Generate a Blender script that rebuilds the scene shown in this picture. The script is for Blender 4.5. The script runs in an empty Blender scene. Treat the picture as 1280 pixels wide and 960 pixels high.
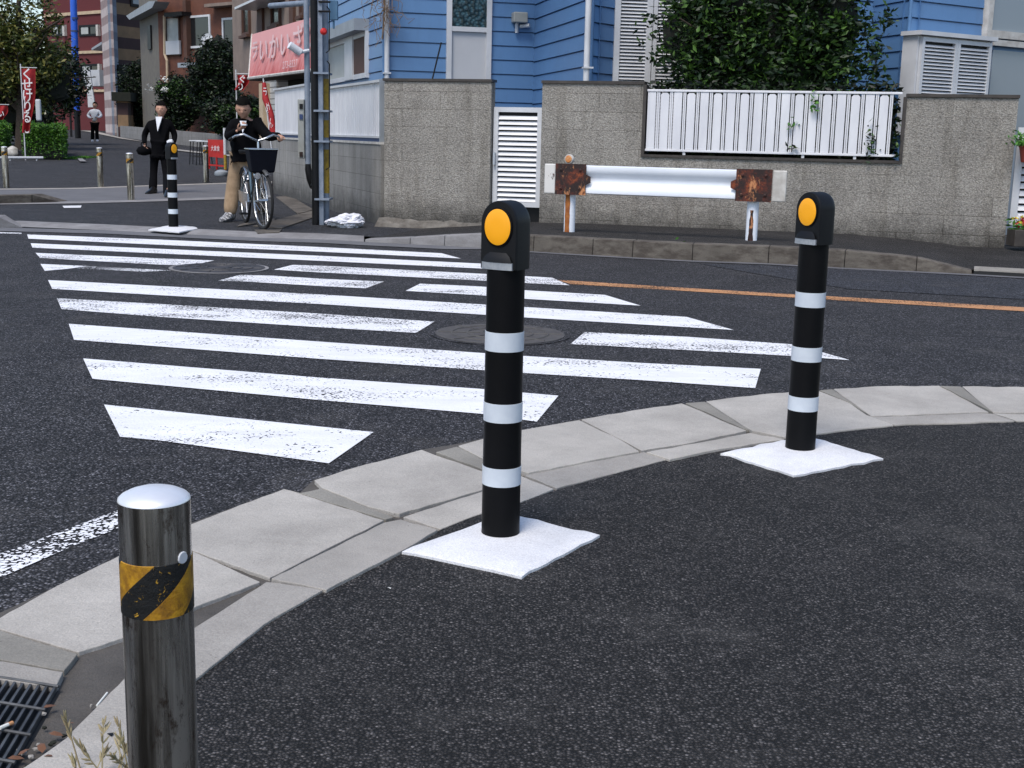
import bpy, bmesh, math, random
import numpy as np
from mathutils import Vector, Matrix
random.seed(7); RNG = np.random.default_rng(7)
R = math.radians
SC = bpy.context.scene
COL = SC.collection

# ------------------------------------------------------------------ camera
FPX, PITCH, ROLL, HC = 1555.4, .1963, .0223, 1.11
cam_d = bpy.data.cameras.new("camera"); cam = bpy.data.objects.new("camera", cam_d); COL.objects.link(cam)
cam_d.sensor_width = 36; cam_d.lens = 36 * FPX / 1280; cam_d.clip_end = 800; cam_d.clip_start = .05
fw = Vector((0, math.cos(PITCH), -math.sin(PITCH))); up0 = Vector((0, math.sin(PITCH), math.cos(PITCH))); rt0 = Vector((1, 0, 0))
RT = rt0 * math.cos(ROLL) + up0 * math.sin(ROLL); UP = -rt0 * math.sin(ROLL) + up0 * math.cos(ROLL)
cam.matrix_world = Matrix(((RT.x, UP.x, -fw.x, 0), (RT.y, UP.y, -fw.y, 0), (RT.z, UP.z, -fw.z, HC), (0, 0, 0, 1)))
SC.camera = cam
# ------------------------------------------------------------------ world and sun (bright overcast)
w = bpy.data.worlds.new("World"); SC.world = w; w.use_nodes = True
nt = w.node_tree; bg = nt.nodes['Background']; sky = nt.nodes.new('ShaderNodeTexSky')
SUN_EL, SUN_AZ = 58, 205     # azimuth measured from +Y, clockwise
sky.sky_type = 'NISHITA'; sky.sun_disc = False; sky.sun_elevation = R(SUN_EL); sky.sun_rotation = R(SUN_AZ)
sky.air_density = 1.0; sky.dust_density = 1.2; sky.ozone_density = 1.0
nt.links.new(sky.outputs[0], bg.inputs[0]); bg.inputs[1].default_value = .13
sd = bpy.data.lights.new("sun", 'SUN'); so = bpy.data.objects.new("sun", sd); COL.objects.link(so)
sd.energy = 1.9; sd.angle = R(25); sd.color = (1, .94, .87)
az = R(SUN_AZ); el = R(SUN_EL)
sdir = Vector((math.sin(az) * math.cos(el), math.cos(az) * math.cos(el), math.sin(el)))
so.rotation_euler = sdir.to_track_quat('Z', 'Y').to_euler(); so.location = sdir * 30
SC.view_settings.view_transform = 'Standard'; SC.view_settings.look = 'None'
SC.view_settings.exposure = .56; SC.view_settings.gamma = 1

# ------------------------------------------------------------------ pixel -> world helpers
def ray(px, py): return fw + RT * ((px - 640) / FPX) + UP * ((480 - py) / FPX)
def hz(y): return 0. if y < 22 else min(.0165 * (y - 22), 1.6)     # the side street climbs gently
def W(px, py, z=0):
    d = ray(px, py); t = (z - HC) / d.z; p = Vector((0, 0, HC)) + d * t
    if z < .06 and (p.y > 22 or t < 0):
        y = (HC - z + .363) / (.0165 - d.z / d.y); p = Vector((0, 0, HC)) + d * (y / d.y); p.z = z + hz(p.y)
    return p
def D(px, py, y):
    d = ray(px, py); return Vector((0, 0, HC)) + d * (y / d.y)
class Fr:
    def __init__(s, A, B):
        s.A = Vector((A[0], A[1], 0)); B = Vector((B[0], B[1], 0)); s.L = (B - s.A).length
        s.e = (B - s.A) / s.L; s.n = Vector((s.e.y, -s.e.x, 0))
        if s.n.dot(-s.A) < 0: s.n = -s.n
    def P(s, u, d, z): return s.A + s.e * u + s.n * d + Vector((0, 0, z))
    def uz(s, px, py, d=0):
        r = ray(px, py); o = Vector((0, 0, HC)); t = ((s.A + s.n * d) - o).dot(s.n) / r.dot(s.n); p = o + r * t
        return (p - s.A).dot(s.e), p.z
    def off(s, d):
        a = s.P(0, d, 0); b = s.P(s.L, d, 0); return Fr(a, b)
class WF:   # world frame: u=x, d=y
    def P(s, u, d, z): return Vector((u, d, z))
WFR = WF()

# ------------------------------------------------------------------ mesh builder
def rootloc(o):
    v = Vector((0, 0, 0))
    while o is not None: v += o.location; o = o.parent
    return v
class MB:
    def __init__(s): s.v = []; s.f = []
    def add(s, vs, fs):
        b = len(s.v); s.v += [Vector(p) for p in vs]; s.f += [tuple(b + i for i in f) for f in fs]; return s
    def box(s, F, u0, u1, d0, d1, z0, z1):
        c = [F.P(u, d, z) for z in (z0, z1) for u, d in ((u0, d0), (u1, d0), (u1, d1), (u0, d1))]
        return s.add(c, [(0, 3, 2, 1), (4, 5, 6, 7), (0, 1, 5, 4), (1, 2, 6, 5), (2, 3, 7, 6), (3, 0, 4, 7)])
    def wbox(s, x0, x1, y0, y1, z0, z1): return s.box(WFR, x0, x1, y0, y1, z0, z1)
    def prism(s, top, th):       # top: 3D polygon, extruded down
        n = len(top); top = [Vector(p) for p in top]
        return s.add(top + [p - Vector((0, 0, th)) for p in top], [tuple(range(n)), tuple(range(2 * n - 1, n - 1, -1))] + [(i, i + n, (i + 1) % n + n, (i + 1) % n) for i in range(n)])
    def sheet(s, pts): return s.add(pts, [tuple(range(len(pts)))])
    def exF(s, F, poly, d0, d1):   # polygon in (u,z), extruded in depth
        n = len(poly); a = [F.P(u, d0, z) for u, z in poly]; b = [F.P(u, d1, z) for u, z in poly]
        return s.add(a + b, [tuple(range(n)), tuple(range(2 * n - 1, n - 1, -1))] + [(i, i + n, (i + 1) % n + n, (i + 1) % n) for i in range(n)])
    def tube(s, pts, rad, n=10, cap=True):
        pts = [Vector(p) for p in pts]; rads = rad if isinstance(rad, (list, tuple)) else [rad] * len(pts)
        vs = []; fs = []; prev = None
        for i, p in enumerate(pts):
            t = (pts[min(i + 1, len(pts) - 1)] - pts[max(i - 1, 0)]).normalized()
            if prev is None: a = t.orthogonal().normalized()
            else:
                a = prev - t * prev.dot(t)
                a = a.normalized() if a.length > 1e-6 else t.orthogonal().normalized()
            prev = a; b = t.cross(a)
            for k in range(n):
                an = 2 * math.pi * k / n; vs.append(p + (a * math.cos(an) + b * math.sin(an)) * rads[i])
        for i in range(len(pts) - 1):
            for k in range(n): fs.append((i * n + k, i * n + (k + 1) % n, (i + 1) * n + (k + 1) % n, (i + 1) * n + k))
        if cap: fs += [tuple(range(n - 1, -1, -1)), tuple(range((len(pts) - 1) * n, len(pts) * n))]
        return s.add(vs, fs)
    def lathe(s, c, prof, n=24, axis=None):   # prof: (r,z) bottom to top
        c = Vector(c); Z = Vector((0, 0, 1)) if axis is None else Vector(axis).normalized()
        X = Z.orthogonal().normalized() if axis is not None else Vector((1, 0, 0)); Y = Z.cross(X)
        vs = []; fs = []
        for r, z in prof:
            for k in range(n):
                an = 2 * math.pi * k / n; vs.append(c + Z * z + (X * math.cos(an) + Y * math.sin(an)) * max(r, 1e-4))
        for i in range(len(prof) - 1):
            for k in range(n): fs.append((i * n + k, i * n + (k + 1) % n, (i + 1) * n + (k + 1) % n, (i + 1) * n + k))
        fs += [tuple(range(n - 1, -1, -1)), tuple(range((len(prof) - 1) * n, len(prof) * n))]
        return s.add(vs, fs)
    def torus(s, c, axis, Rr, r, n=32, m=8):
        c = Vector(c); Z = Vector(axis).normalized(); X = Z.orthogonal().normalized(); Y = Z.cross(X)
        vs = []; fs = []
        for i in range(n):
            a = 2 * math.pi * i / n; dr = X * math.cos(a) + Y * math.sin(a)
            for k in range(m):
                b = 2 * math.pi * k / m; vs.append(c + dr * (Rr + r * math.cos(b)) + Z * (r * math.sin(b)))
        for i in range(n):
            for k in range(m): fs.append((i * m + k, ((i + 1) % n) * m + k, ((i + 1) % n) * m + (k + 1) % m, i * m + (k + 1) % m))
        return s.add(vs, fs)
    def build(s, name, mat, parent=None, smooth=0, bevel=0, origin=None, **tg):
        if parent is not None: o0 = rootloc(parent)
        elif origin is not None: o0 = Vector(origin)
        else:
            xs = [v.x for v in s.v]; ys = [v.y for v in s.v]; o0 = Vector(((min(xs) + max(xs)) / 2, (min(ys) + max(ys)) / 2, min(v.z for v in s.v)))
        me = bpy.data.meshes.new(name); me.from_pydata([tuple(v - o0) for v in s.v], [], s.f); me.validate()
        bm = bmesh.new(); bm.from_mesh(me); bmesh.ops.recalc_face_normals(bm, faces=bm.faces); bm.to_mesh(me); bm.free()
        me.materials.append(mat)
        if smooth:
            me.shade_smooth(); me.set_sharp_from_angle(angle=R(smooth))
        ob = bpy.data.objects.new(name, me); COL.objects.link(ob)
        if parent is not None: ob.parent = parent
        else: ob.location = o0
        if bevel:
            b = ob.modifiers.new('bevel', 'BEVEL'); b.width = bevel; b.segments = 2; b.limit_method = 'ANGLE'; b.angle_limit = R(40)
        if tg: tag(ob, **tg)
        return ob
def tag(o, label=None, cat=None, group=None, kind=None):
    if label: o['label'] = label
    if cat: o['category'] = cat
    if group: o['group'] = group
    if kind: o['kind'] = kind
    return o
def thing(name, label, cat, loc=(0, 0, 0), group=None):
    o = bpy.data.objects.new(name, None); COL.objects.link(o); o.location = loc; o.empty_display_size = .2
    return tag(o, label, cat, group)
def raw(name, verts, faces, mat, parent=None, **tg):
    o0 = rootloc(parent) if parent is not None else Vector((float(verts[:, 0].mean()), float(verts[:, 1].mean()), float(verts[:, 2].min())))
    me = bpy.data.meshes.new(name); v = verts - np.array(o0)
    me.vertices.add(len(v)); me.vertices.foreach_set('co', v.astype(np.float32).ravel())
    k = faces.shape[1]; me.loops.add(faces.size); me.loops.foreach_set('vertex_index', faces.astype(np.int32).ravel())
    me.polygons.add(len(faces)); me.polygons.foreach_set('loop_start', np.arange(0, faces.size, k, dtype=np.int32)); me.polygons.foreach_set('loop_total', np.full(len(faces), k, dtype=np.int32))
    me.update(calc_edges=True); me.materials.append(mat)
    ob = bpy.data.objects.new(name, me); COL.objects.link(ob)
    if parent is not None: ob.parent = parent
    else: ob.location = o0
    if tg: tag(ob, **tg)
    return ob
def copy_tree(o, parent=None):
    c = o.copy(); COL.objects.link(c)
    if parent is not None: c.parent = parent
    for ch in [x for x in bpy.data.objects if x.parent == o]: copy_tree(ch, c)
    return c

# ------------------------------------------------------------------ materials
class NT:
    def __init__(s, name):
        s.m = bpy.data.materials.new(name); s.m.use_nodes = True; s.t = s.m.node_tree; s.b = s.t.nodes['Principled BSDF']
        s.pos = s.t.nodes.new('ShaderNodeNewGeometry').outputs['Position']
    def n(s, ty, **kw):
        x = s.t.nodes.new(ty)
        for k, v in kw.items():
            if k.startswith('i_'): x.inputs[k[2:].replace('_', ' ')].default_value = v
            else: setattr(x, k, v)
        return x
    def l(s, a, b): s.t.links.new(a, b)
    def vec(s, sx=1, sy=1, sz=1, src=None):
        x = s.n('ShaderNodeVectorMath', operation='MULTIPLY'); s.l(src or s.pos, x.inputs[0]); x.inputs[1].default_value = (sx, sy, sz); return x.outputs[0]
    def noise(s, scale, detail=5, rough=.55, v=None, dist=0):
        x = s.n('ShaderNodeTexNoise'); x.inputs['Scale'].default_value = scale; x.inputs['Detail'].default_value = detail; x.inputs['Roughness'].default_value = rough; x.inputs['Distortion'].default_value = dist
        s.l(v or s.pos, x.inputs['Vector']); return x.outputs['Fac']
    def voro(s, scale, feature='F1', v=None, out='Distance', rnd=1):
        x = s.n('ShaderNodeTexVoronoi', feature=feature); x.inputs['Scale'].default_value = scale; x.inputs['Randomness'].default_value = rnd; s.l(v or s.pos, x.inputs['Vector']); return x.outputs[out]
    def ramp(s, fac, stops, interp='LINEAR'):
        x = s.n('ShaderNodeValToRGB'); x.color_ramp.interpolation = interp; e = x.color_ramp.elements
        while len(e) < len(stops): e.new(.5)
        for i, (p, c) in enumerate(stops):
            e[i].position = p; e[i].color = (c, c, c, 1) if isinstance(c, (int, float)) else (*c, 1)
        s.l(fac, x.inputs[0]); return x.outputs[0]
    def mix(s, f, a, b, mode='MIX'):
        x = s.n('ShaderNodeMix', data_type='RGBA', blend_type=mode)
        if isinstance(f, (int, float)): x.inputs[0].default_value = f
        else: s.l(f, x.inputs[0])
        for i, c in ((6, a), (7, b)):
            if isinstance(c, (tuple, list)): x.inputs[i].default_value = (*c, 1)
            elif isinstance(c, (int, float)): x.inputs[i].default_value = (c, c, c, 1)
            else: s.l(c, x.inputs[i])
        return x.outputs[2]
    def math(s, op, a, b=0, c=None, clamp=False):
        x = s.n('ShaderNodeMath', operation=op, use_clamp=clamp)
        for i, q in enumerate((a, b, c)):
            if q is None: continue
            if isinstance(q, (int, float)): x.inputs[i].default_value = q
            else: s.l(q, x.inputs[i])
        return x.outputs[0]
    def sep(s):
        x = s.n('ShaderNodeSeparateXYZ'); s.l(s.pos, x.inputs[0]); return x.outputs
    def bump(s, h, st=.5, dist=.01):
        x = s.n('ShaderNodeBump'); x.inputs['Strength'].default_value = st; x.inputs['Distance'].default_value = dist
        s.l(h, x.inputs['Height']); s.l(x.outputs[0], s.b.inputs['Normal'])
    def col(s, c):
        if isinstance(c, (tuple, list)): s.b.inputs['Base Color'].default_value = (*c, 1)
        else: s.l(c, s.b.inputs['Base Color'])
    def rough(s, r, metal=0, spec=None):
        if isinstance(r, (int, float)): s.b.inputs['Roughness'].default_value = r
        else: s.l(r, s.b.inputs['Roughness'])
        s.b.inputs['Metallic'].default_value = metal
        if spec is not None: s.b.inputs['Specular IOR Level'].default_value = spec
def mat(name, c1, c2=None, scale=4, rough=.6, metal=0, bump=0, bscale=60, spec=None, stretch=(1, 1, 1), lo=.35, hi=.65):
    m = NT(name)
    if c2 is None: c2 = tuple(x * .8 for x in c1)
    v = m.vec(*stretch); m.col(m.ramp(m.noise(scale, 7, .6, v), [(lo, c1), (hi, c2)])); m.rough(rough, metal, spec)
    if bump: m.bump(m.noise(bscale, 4, .6), bump, .01)
    return m.m
MT = {}
# asphalt: individual chips, dark pits between them, a few pale stones
def asphalt(name, cell, base, tint, pale=.93, bs=.9, blotch=.35):
    m = NT(name); v = m.vec(1, 1, .4)
    cr = m.voro(cell, v=v, out='Color'); bw = m.n('ShaderNodeSeparateColor'); m.l(cr, bw.inputs[0])
    d = m.voro(cell, v=v)
    c = m.ramp(bw.outputs[0], [(0, tuple(base * .40 * t for t in tint)), (.5, tuple(base * .75 * t for t in tint)), (.8, tuple(base * 1.7 * t for t in tint)), (pale, tuple(base * 2.6 * t for t in tint)), (min(pale + .02, .99), tuple(base * 3.2 * t for t in tint)), (1, tuple(base * 4.6 * t for t in tint))])
    pit = m.ramp(d, [(.28, 1.), (.60, .14)])
    c = m.mix(1., c, pit, 'MULTIPLY')
    f = m.ramp(m.noise(1.3, 7, .7), [(.3, 1 - blotch), (.7, 1 + blotch * .6)]); c = m.mix(1., c, f, 'MULTIPLY')
    ck = m.ramp(m.voro(.55, feature='DISTANCE_TO_EDGE', v=m.mix(.12, m.vec(1, 1, .2), m.n('ShaderNodeTexNoise').outputs['Color'])), [(0, .45), (.004, .6), (.007, 1.)]); cs = m.ramp(m.noise(.45, 3), [(.50, 0.), (.58, .8)]); c = m.mix(cs, c, m.mix(1., c, ck, 'MULTIPLY'))
    dust = m.ramp(m.noise(2.1, 8, .75), [(.52, 0.), (.72, .22)]); c = m.mix(dust, c, (.17, .16, .15))
    m.col(c); m.rough(.82, 0, .35)
    h = m.math('ADD', m.math('MULTIPLY', d, -1.), m.math('MULTIPLY', bw.outputs[1], .6))
    m.bump(h, bs, .008); return m.m
MT['road'] = asphalt('road_asphalt', 120, .076, (.98, .96, 1.05), blotch=.3)
MT['pave'] = asphalt('pavement_asphalt', 150, .055, (1.06, .98, .95), pale=.965, blotch=.3)
MT['patch'] = asphalt('asphalt_patch', 120, .084, (.9, .95, 1.15), pale=.96, blotch=.15)
def paint(name, wear, colr=(.86, .86, .88)):
    m = NT(name)
    big = m.noise(1.6, 4, .6, m.vec(1, 2.2, 1)); fine = m.voro(90, v=m.vec(1, 1, .4)); fn = m.noise(48, 5, .75)
    k = m.math('ADD', m.math('MULTIPLY', big, 1.1), m.math('ADD', m.math('MULTIPLY', fine, .75), m.math('MULTIPLY', fn, .65)))
    mask = m.ramp(k, [(1.32 / 2 - wear + .0, 0.), (1.32 / 2 - wear + .045, 1.)])
    km = m.math('MULTIPLY', k, .5); mask = m.ramp(km, [(.735 - wear, 0.), (.765 - wear, 1.)])
    dirt = m.ramp(m.noise(3, 6, .65, m.vec(1, 3, 1)), [(.35, 1.), (.75, .8)])
    crk = m.voro(2.3, feature='DISTANCE_TO_EDGE', v=m.vec(1, 3, 1))
    c = m.mix(mask, m.mix(1., colr, dirt, 'MULTIPLY'), (.10, .10, .115)); m.col(m.mix(1., colr, dirt, 'MULTIPLY')); m.rough(.62); tr = m.n('ShaderNodeBsdfTransparent'); ms = m.n('ShaderNodeMixShader'); m.l(mask, ms.inputs[0]); m.l(m.b.outputs[0], ms.inputs[1]); m.l(tr.outputs[0], ms.inputs[2]); m.l(ms.outputs[0], m.t.nodes['Material Output'].inputs[0])
    m.bump(m.voro(85, v=m.vec(1, 1, .4)), .35, .004); return m.m
MT['paint'] = paint('road_paint_white', -.018); MT['paint2'] = paint('road_paint_worn', .042); MT['paint3'] = paint('road_paint_very_worn', .125)
MT['orange'] = paint('road_paint_orange', .06, (.55, .27, .12))
def concrete(name, c, var=.25, pits=.5, bs=.4, stain=0, scale=2.2):
    m = NT(name)
    a = m.ramp(m.noise(scale, 8, .65), [(.3, tuple(x * (1 - var) for x in c)), (.7, c)])
    p = m.ramp(m.voro(45, v=None), [(.06, 1 - pits), (.13, 1.)]); sel = m.ramp(m.noise(9, 3), [(.55, 0.), (.62, 1.)])
    a = m.mix(sel, a, m.mix(1., a, p, 'MULTIPLY'))
    g = m.ramp(m.noise(230, 4, .8), [(.3, .68), (.7, 1.12)]); a = m.mix(1., a, g, 'MULTIPLY')
    if stain:
        st = m.ramp(m.noise(5, 7, .7, m.vec(1, 1, 2.5)), [(.42, 0.), (.6, 1.)]); a = m.mix(m.math('MULTIPLY', st, stain), a, (.045, .035, .028))
    m.col(a); m.rough(.85); m.bump(m.noise(90, 5, .7), bs, .006); return m.m
MT['slab'] = concrete('kerb_concrete', (.55, .515, .465), .3, .6, .6, stain=.12)
MT['slab2'] = concrete('kerb_concrete_inner', (.45, .42, .38), .3, .6, .6, stain=.15)
MT['slab3'] = concrete('kerb_filler_concrete', (.33, .31, .27), .4, .5)
MT['mortar'] = concrete('mortar', (.12, .108, .095), .45, .6, .8, scale=6)
MT['kerb_dirty'] = concrete('kerb_dirty', (.165, .145, .12), .4, .3, .5, stain=.85)
MT['gutter'] = concrete('gutter_concrete', (.17, .17, .18), .3, .3)
MT['kerbflush'] = concrete('flush_kerb', (.32, .31, .31), .3, .3, stain=.25)
MT['pad'] = concrete('white_mortar_pad', (.86, .86, .88), .14, .45, .5, stain=.10, scale=4)
def wallmat(name, axis, c=(.375, .35, .31), rgh=1.):
    m = NT(name); s = m.sep(); cx = m.n('ShaderNodeCombineXYZ'); m.l(s[axis], cx.inputs[0]); m.l(s[2], cx.inputs[1])
    br = m.n('ShaderNodeTexBrick'); m.l(cx.outputs[0], br.inputs['Vector'])
    for k, v in (('Scale', 1.), ('Mortar Size', .004), ('Brick Width', .9), ('Row Height', .2), ('Bias', 0.), ('Mortar Smooth', .6)): br.inputs[k].default_value = v
    br.inputs['Color1'].default_value = (1, 1, 1, 1); br.inputs['Color2'].default_value = (.86, .86, .86, 1); br.inputs['Mortar'].default_value = (.36, .34, .32, 1)
    n1 = m.noise(56, 6, .75, m.vec(1, 1, 1.3)); lo, hi = 1 - .55 * rgh, 1 + .42 * rgh
    g = m.ramp(n1, [(.36, lo), (.64, hi)])
    pale = m.ramp(m.voro(48), [(.14, 1.28 if rgh > .6 else 1.1), (.24, 1.)])
    big = m.ramp(m.noise(1.3, 6, .65), [(.32, .82), (.68, 1.1)])
    a = m.mix(1., m.mix(1., m.mix(1., c, g, 'MULTIPLY'), pale, 'MULTIPLY'), big, 'MULTIPLY')
    a = m.mix(m.ramp(m.noise(1.1, 4), [(.42, .3), (.6, .95)]), a, m.mix(1., a, br.outputs['Color'], 'MULTIPLY'))
    stk = m.ramp(m.noise(3.0, 6, .7, m.vec(2.2, 2.2, .25)), [(.46, 0.), (.68, .55)]); a = m.mix(stk, a, m.mix(1., a, (.52, .50, .46), 'MULTIPLY'))
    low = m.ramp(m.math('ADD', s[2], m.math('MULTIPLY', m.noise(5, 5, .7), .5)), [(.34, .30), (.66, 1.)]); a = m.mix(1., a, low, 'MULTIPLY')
    m.col(a); m.rough(.92); m.bump(n1, .8 * rgh, .03); return m.m
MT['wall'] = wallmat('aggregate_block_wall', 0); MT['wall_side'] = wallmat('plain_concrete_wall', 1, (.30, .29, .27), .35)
MT['foot'] = concrete('rough_footing', (.25, .23, .20), .5, .6, 1., stain=.6, scale=7)
def siding(name, c):
    m = NT(name); a = m.ramp(m.noise(1.4, 5, .6), [(.3, c), (.75, tuple(x * .86 for x in c))])
    st = m.ramp(m.noise(4, 6, .7, m.vec(3, 3, .3)), [(.5, 0.), (.75, .4)]); a = m.mix(st, a, tuple(x * .7 for x in c)); m.col(a); m.rough(.38, 0, .5); m.bump(m.noise(70, 3), .06, .01); return m.m
MT['blue'] = siding('blue_siding', (.105, .225, .43))
MT['blue_dark'] = mat('dark_blue_sheet', (.03, .06, .16))
MT['white_metal'] = mat('white_painted_metal', (.62, .63, .65), (.52, .53, .55), 3, .35)
MT['white_dirty'] = mat('weathered_white', (.60, .58, .54), (.42, .39, .35), 9, .55)
MT['fence_white'] = mat('fence_white', (.78, .78, .80), (.66, .66, .69), 5, .4, stretch=(1, 1, .3))
MT['brown_trim'] = mat('dark_brown_trim', (.035, .028, .024), (.06, .05, .042), 12, .5)
MT['black'] = mat('black_rubber', (.0035, .0035, .004), (.005, .005, .006), 6, .4, spec=.12)
MT['black_m'] = mat('black_matt', (.003, .003, .004), (.006, .006, .007), 8, .5, spec=.3)
MT['band'] = mat('reflective_white_band', (.62, .67, .72), (.55, .60, .66), 20, .3)
m = NT('amber_reflector'); m.col((1.0, .42, .008)); m.rough(.35); m.b.inputs['Emission Strength'].default_value = 0; m.bump(m.voro(300), .15, .001); MT['amber'] = m.m
MT['silver'] = mat('silver_label', (.42, .45, .50), (.55, .57, .60), 80, .35, .6)
def steel():
    m = NT('weathered_steel_reflections'); tc = m.n('ShaderNodeTexCoord').outputs['Object']
    v1 = m.n('ShaderNodeVectorMath', operation='MULTIPLY'); m.l(tc, v1.inputs[0]); v1.inputs[1].default_value = (34, 34, 1.4)
    v2 = m.n('ShaderNodeVectorMath', operation='MULTIPLY'); m.l(tc, v2.inputs[0]); v2.inputs[1].default_value = (1, 1, .45)
    n1 = m.noise(1.2, 5, .6, v1.outputs[0]); rst = m.ramp(m.noise(38, 8, .8, v2.outputs[0]), [(.545, 0.), (.64, .8)])
    a = m.ramp(n1, [(.40, (.17, .16, .14)), (.50, (.45, .43, .39)), (.60, (.85, .82, .76))]); a = m.mix(rst, a, (.10, .05, .022)); m.col(a); m.rough(m.ramp(n1, [(.3, .16), (.7, .34)]), 1.)  # pale and dark vertical streaks are painted reflections; the brown is rust
    m.bump(m.noise(12, 2), .08, .01); return m.m
MT['steel'] = steel()
MT['steel_cap_sky_glare'] = mat('steel_cap_sky_glare', (.93, .93, .95), (.86, .86, .88), 20, .42, .55)  # whitish colour carries the bright sky reflection on the cap
def tape():
    m = NT('hazard_tape'); tc = m.n('ShaderNodeTexCoord').outputs['Object']; sp = m.n('ShaderNodeSeparateXYZ'); m.l(tc, sp.inputs[0])
    at = m.math('ARCTAN2', sp.outputs[0], m.math('MULTIPLY', sp.outputs[1], -1.))
    ph = m.math('ADD', m.math('MULTIPLY', at, .0405), m.math('MULTIPLY', sp.outputs[2], -1.))
    fr = m.math('FRACT', m.math('DIVIDE', m.math('ADD', ph, 1.062), .10))
    blk = m.ramp(fr, [(0, 0.), (.47, 0.), (.475, 1.), (1, 1.)], 'LINEAR')
    scr = m.ramp(m.noise(55, 8, .75, dist=1.5), [(.60, 0.), (.62, 1.)])
    yel = m.ramp(m.noise(60, 7, .7), [(.35, (.50, .26, .012)), (.56, (.28, .13, .008)), (.72, (.10, .05, .01))])
    a = m.mix(blk, yel, m.mix(scr, (.006, .006, .006), (.50, .28, .02))); m.col(a); m.rough(.45); m.bump(m.noise(90, 5, .8), .5, .003); return m.m
MT['tape'] = tape()
def rusty(name, paintc, amt):
    m = NT(name); n1 = m.noise(9, 8, .75, m.vec(1, 1, .5)); r = m.ramp(m.noise(7, 8, .75), [(.36, (.24, .05, .010)), (.43, (.09, .017, .007)), (.52, (.022, .008, .006)), (.75, (.012, .006, .005))])
    a = m.mix(m.ramp(n1, [(amt, 0.), (amt + .06, 1.)]), paintc, r); m.col(a); m.rough(.7); m.bump(m.noise(60, 6, .8), .5, .006); return m.m
MT['rust'] = rusty('rusted_plate', (.52, .22, .09), .37)
MT['rust_part'] = rusty('rust_stained_white', (.68, .66, .62), .58)
MT['rail'] = mat('guardrail_white', (.84, .87, .92), (.76, .80, .86), 2, .5)
def glass(name, c, rough=.12):
    m = NT(name); m.col(c); m.rough(rough, 0, .8); return m.m
MT['glass'] = glass('dark_glass', (.012, .014, .016)); MT['glass_grey'] = glass('grey_glass', (.22, .26, .30), .2); MT['frost'] = mat('frosted_pane', (.42, .44, .42), (.36, .37, .35), 4, .5)
m = NT('patterned_glass'); m.col(m.ramp(m.voro(22, feature='SMOOTH_F1'), [(.1, (.05, .12, .15)), (.5, (.01, .025, .03))])); m.rough(.2); m.bump(m.voro(22), .8, .01); MT['pglass'] = m.m
MT['panel_grey'] = mat('pale_grey_panel', (.50, .51, .53), (.46, .47, .49), 2, .5)
def leafm(name, c1, c2, c3):
    m = NT(name); oi = m.n('ShaderNodeNewGeometry'); m.col(m.ramp(oi.outputs['Random Per Island'], [(0, c1), (.55, c2), (1, c3)])); m.rough(.5, 0, .35)
    return m.m
MT['leaf_bush'] = leafm('garden_leaf', (.004, .012, .003), (.009, .028, .006), (.07, .15, .02))
MT['leaf_tree'] = leafm('street_tree_leaf', (.012, .022, .004), (.05, .07, .010), (.17, .15, .03))
MT['leaf_hedge'] = leafm('hedge_leaf', (.02, .07, .006), (.05, .15, .012), (.12, .26, .02))
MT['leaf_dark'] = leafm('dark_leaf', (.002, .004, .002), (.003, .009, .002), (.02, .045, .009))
MT['core'] = mat('dark_twigs_shade', (.008, .010, .006), (.014, .016, .010), 8, .9)  # near-black lumps of this stand in for twigs and shade inside foliage
MT['bark'] = mat('bark', (.07, .05, .035), (.03, .022, .016), 20, .9, bump=.5)
MT['petal_w'] = mat('white_petal', (.75, .75, .7)); MT['petal_r'] = mat('red_petal', (.5, .02, .03)); MT['petal_y'] = mat('yellow_petal', (.6, .5, .02))
MT['dry'] = leafm('dry_grass', (.26, .20, .11), (.38, .32, .19), (.20, .18, .09)); MT['dryleaf'] = leafm('dead_leaf', (.05, .03, .018), (.14, .06, .03), (.26, .17, .09))
MT['pole_grey'] = mat('galvanised_blue_grey', (.17, .21, .27), (.25, .29, .35), 12, .6, .1)
MT['yellow_old'] = mat('old_yellow', (.42, .27, .02), (.22, .14, .02), 25, .6)
MT['red'] = mat('red_cloth', (.36, .012, .015), (.25, .008, .012), 8, .8); MT['redplastic'] = mat('red_plastic', (.5, .015, .012), None, 5, .4)
m = NT('faded_red_awning')
s_ = m.sep(); st = m.noise(3., 6, .7, m.vec(2.2, 2.2, .25)); zz = m.math('ADD', m.math('MULTIPLY', st, .9), m.math('MULTIPLY', m.math('SUBTRACT', s_[2], 2.1), .75))
m.col(m.ramp(zz, [(.42, (.40, .06, .055)), (.60, (.52, .17, .16)), (.95, (.60, .29, .28))])); m.rough(.7); MT['awning'] = m.m
MT['white_txt'] = mat('white_lettering', (.80, .78, .78)); MT['pink_txt'] = mat('faded_lettering', (.66, .47, .46)); MT['dim_txt'] = mat('dull_lettering', (.30, .10, .09))
MT['bluepole'] = mat('bright_blue', (.02, .12, .62), (.015, .09, .5), 2, .4)
MT['cream'] = mat('cream_band', (.55, .42, .28)); MT['redbrick'] = mat('red_brick_far', (.125, .020, .022), (.09, .014, .016), 30, .8)
def bands(name, a, b, per, duty=.5, off=0.):
    m = NT(name); s = m.sep(); fr = m.math('FRACT', m.math('DIVIDE', m.math('ADD', s[2], off), per)); c = m.ramp(fr, [(0, a), (duty - .01, a), (duty + .01, b), (1, b)])
    c = m.mix(1., c, m.ramp(m.noise(2.5, 5), [(.3, .8), (.7, 1.1)]), 'MULTIPLY'); m.col(c); m.rough(.75); return m.m
MT['band_light'] = bands('pink_grey_tiles', (.52, .44, .42), (.30, .22, .21), .85)
MT['band_blue'] = bands('blue_grey_tiles', (.24, .27, .33), (.17, .19, .24), .85)
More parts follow.
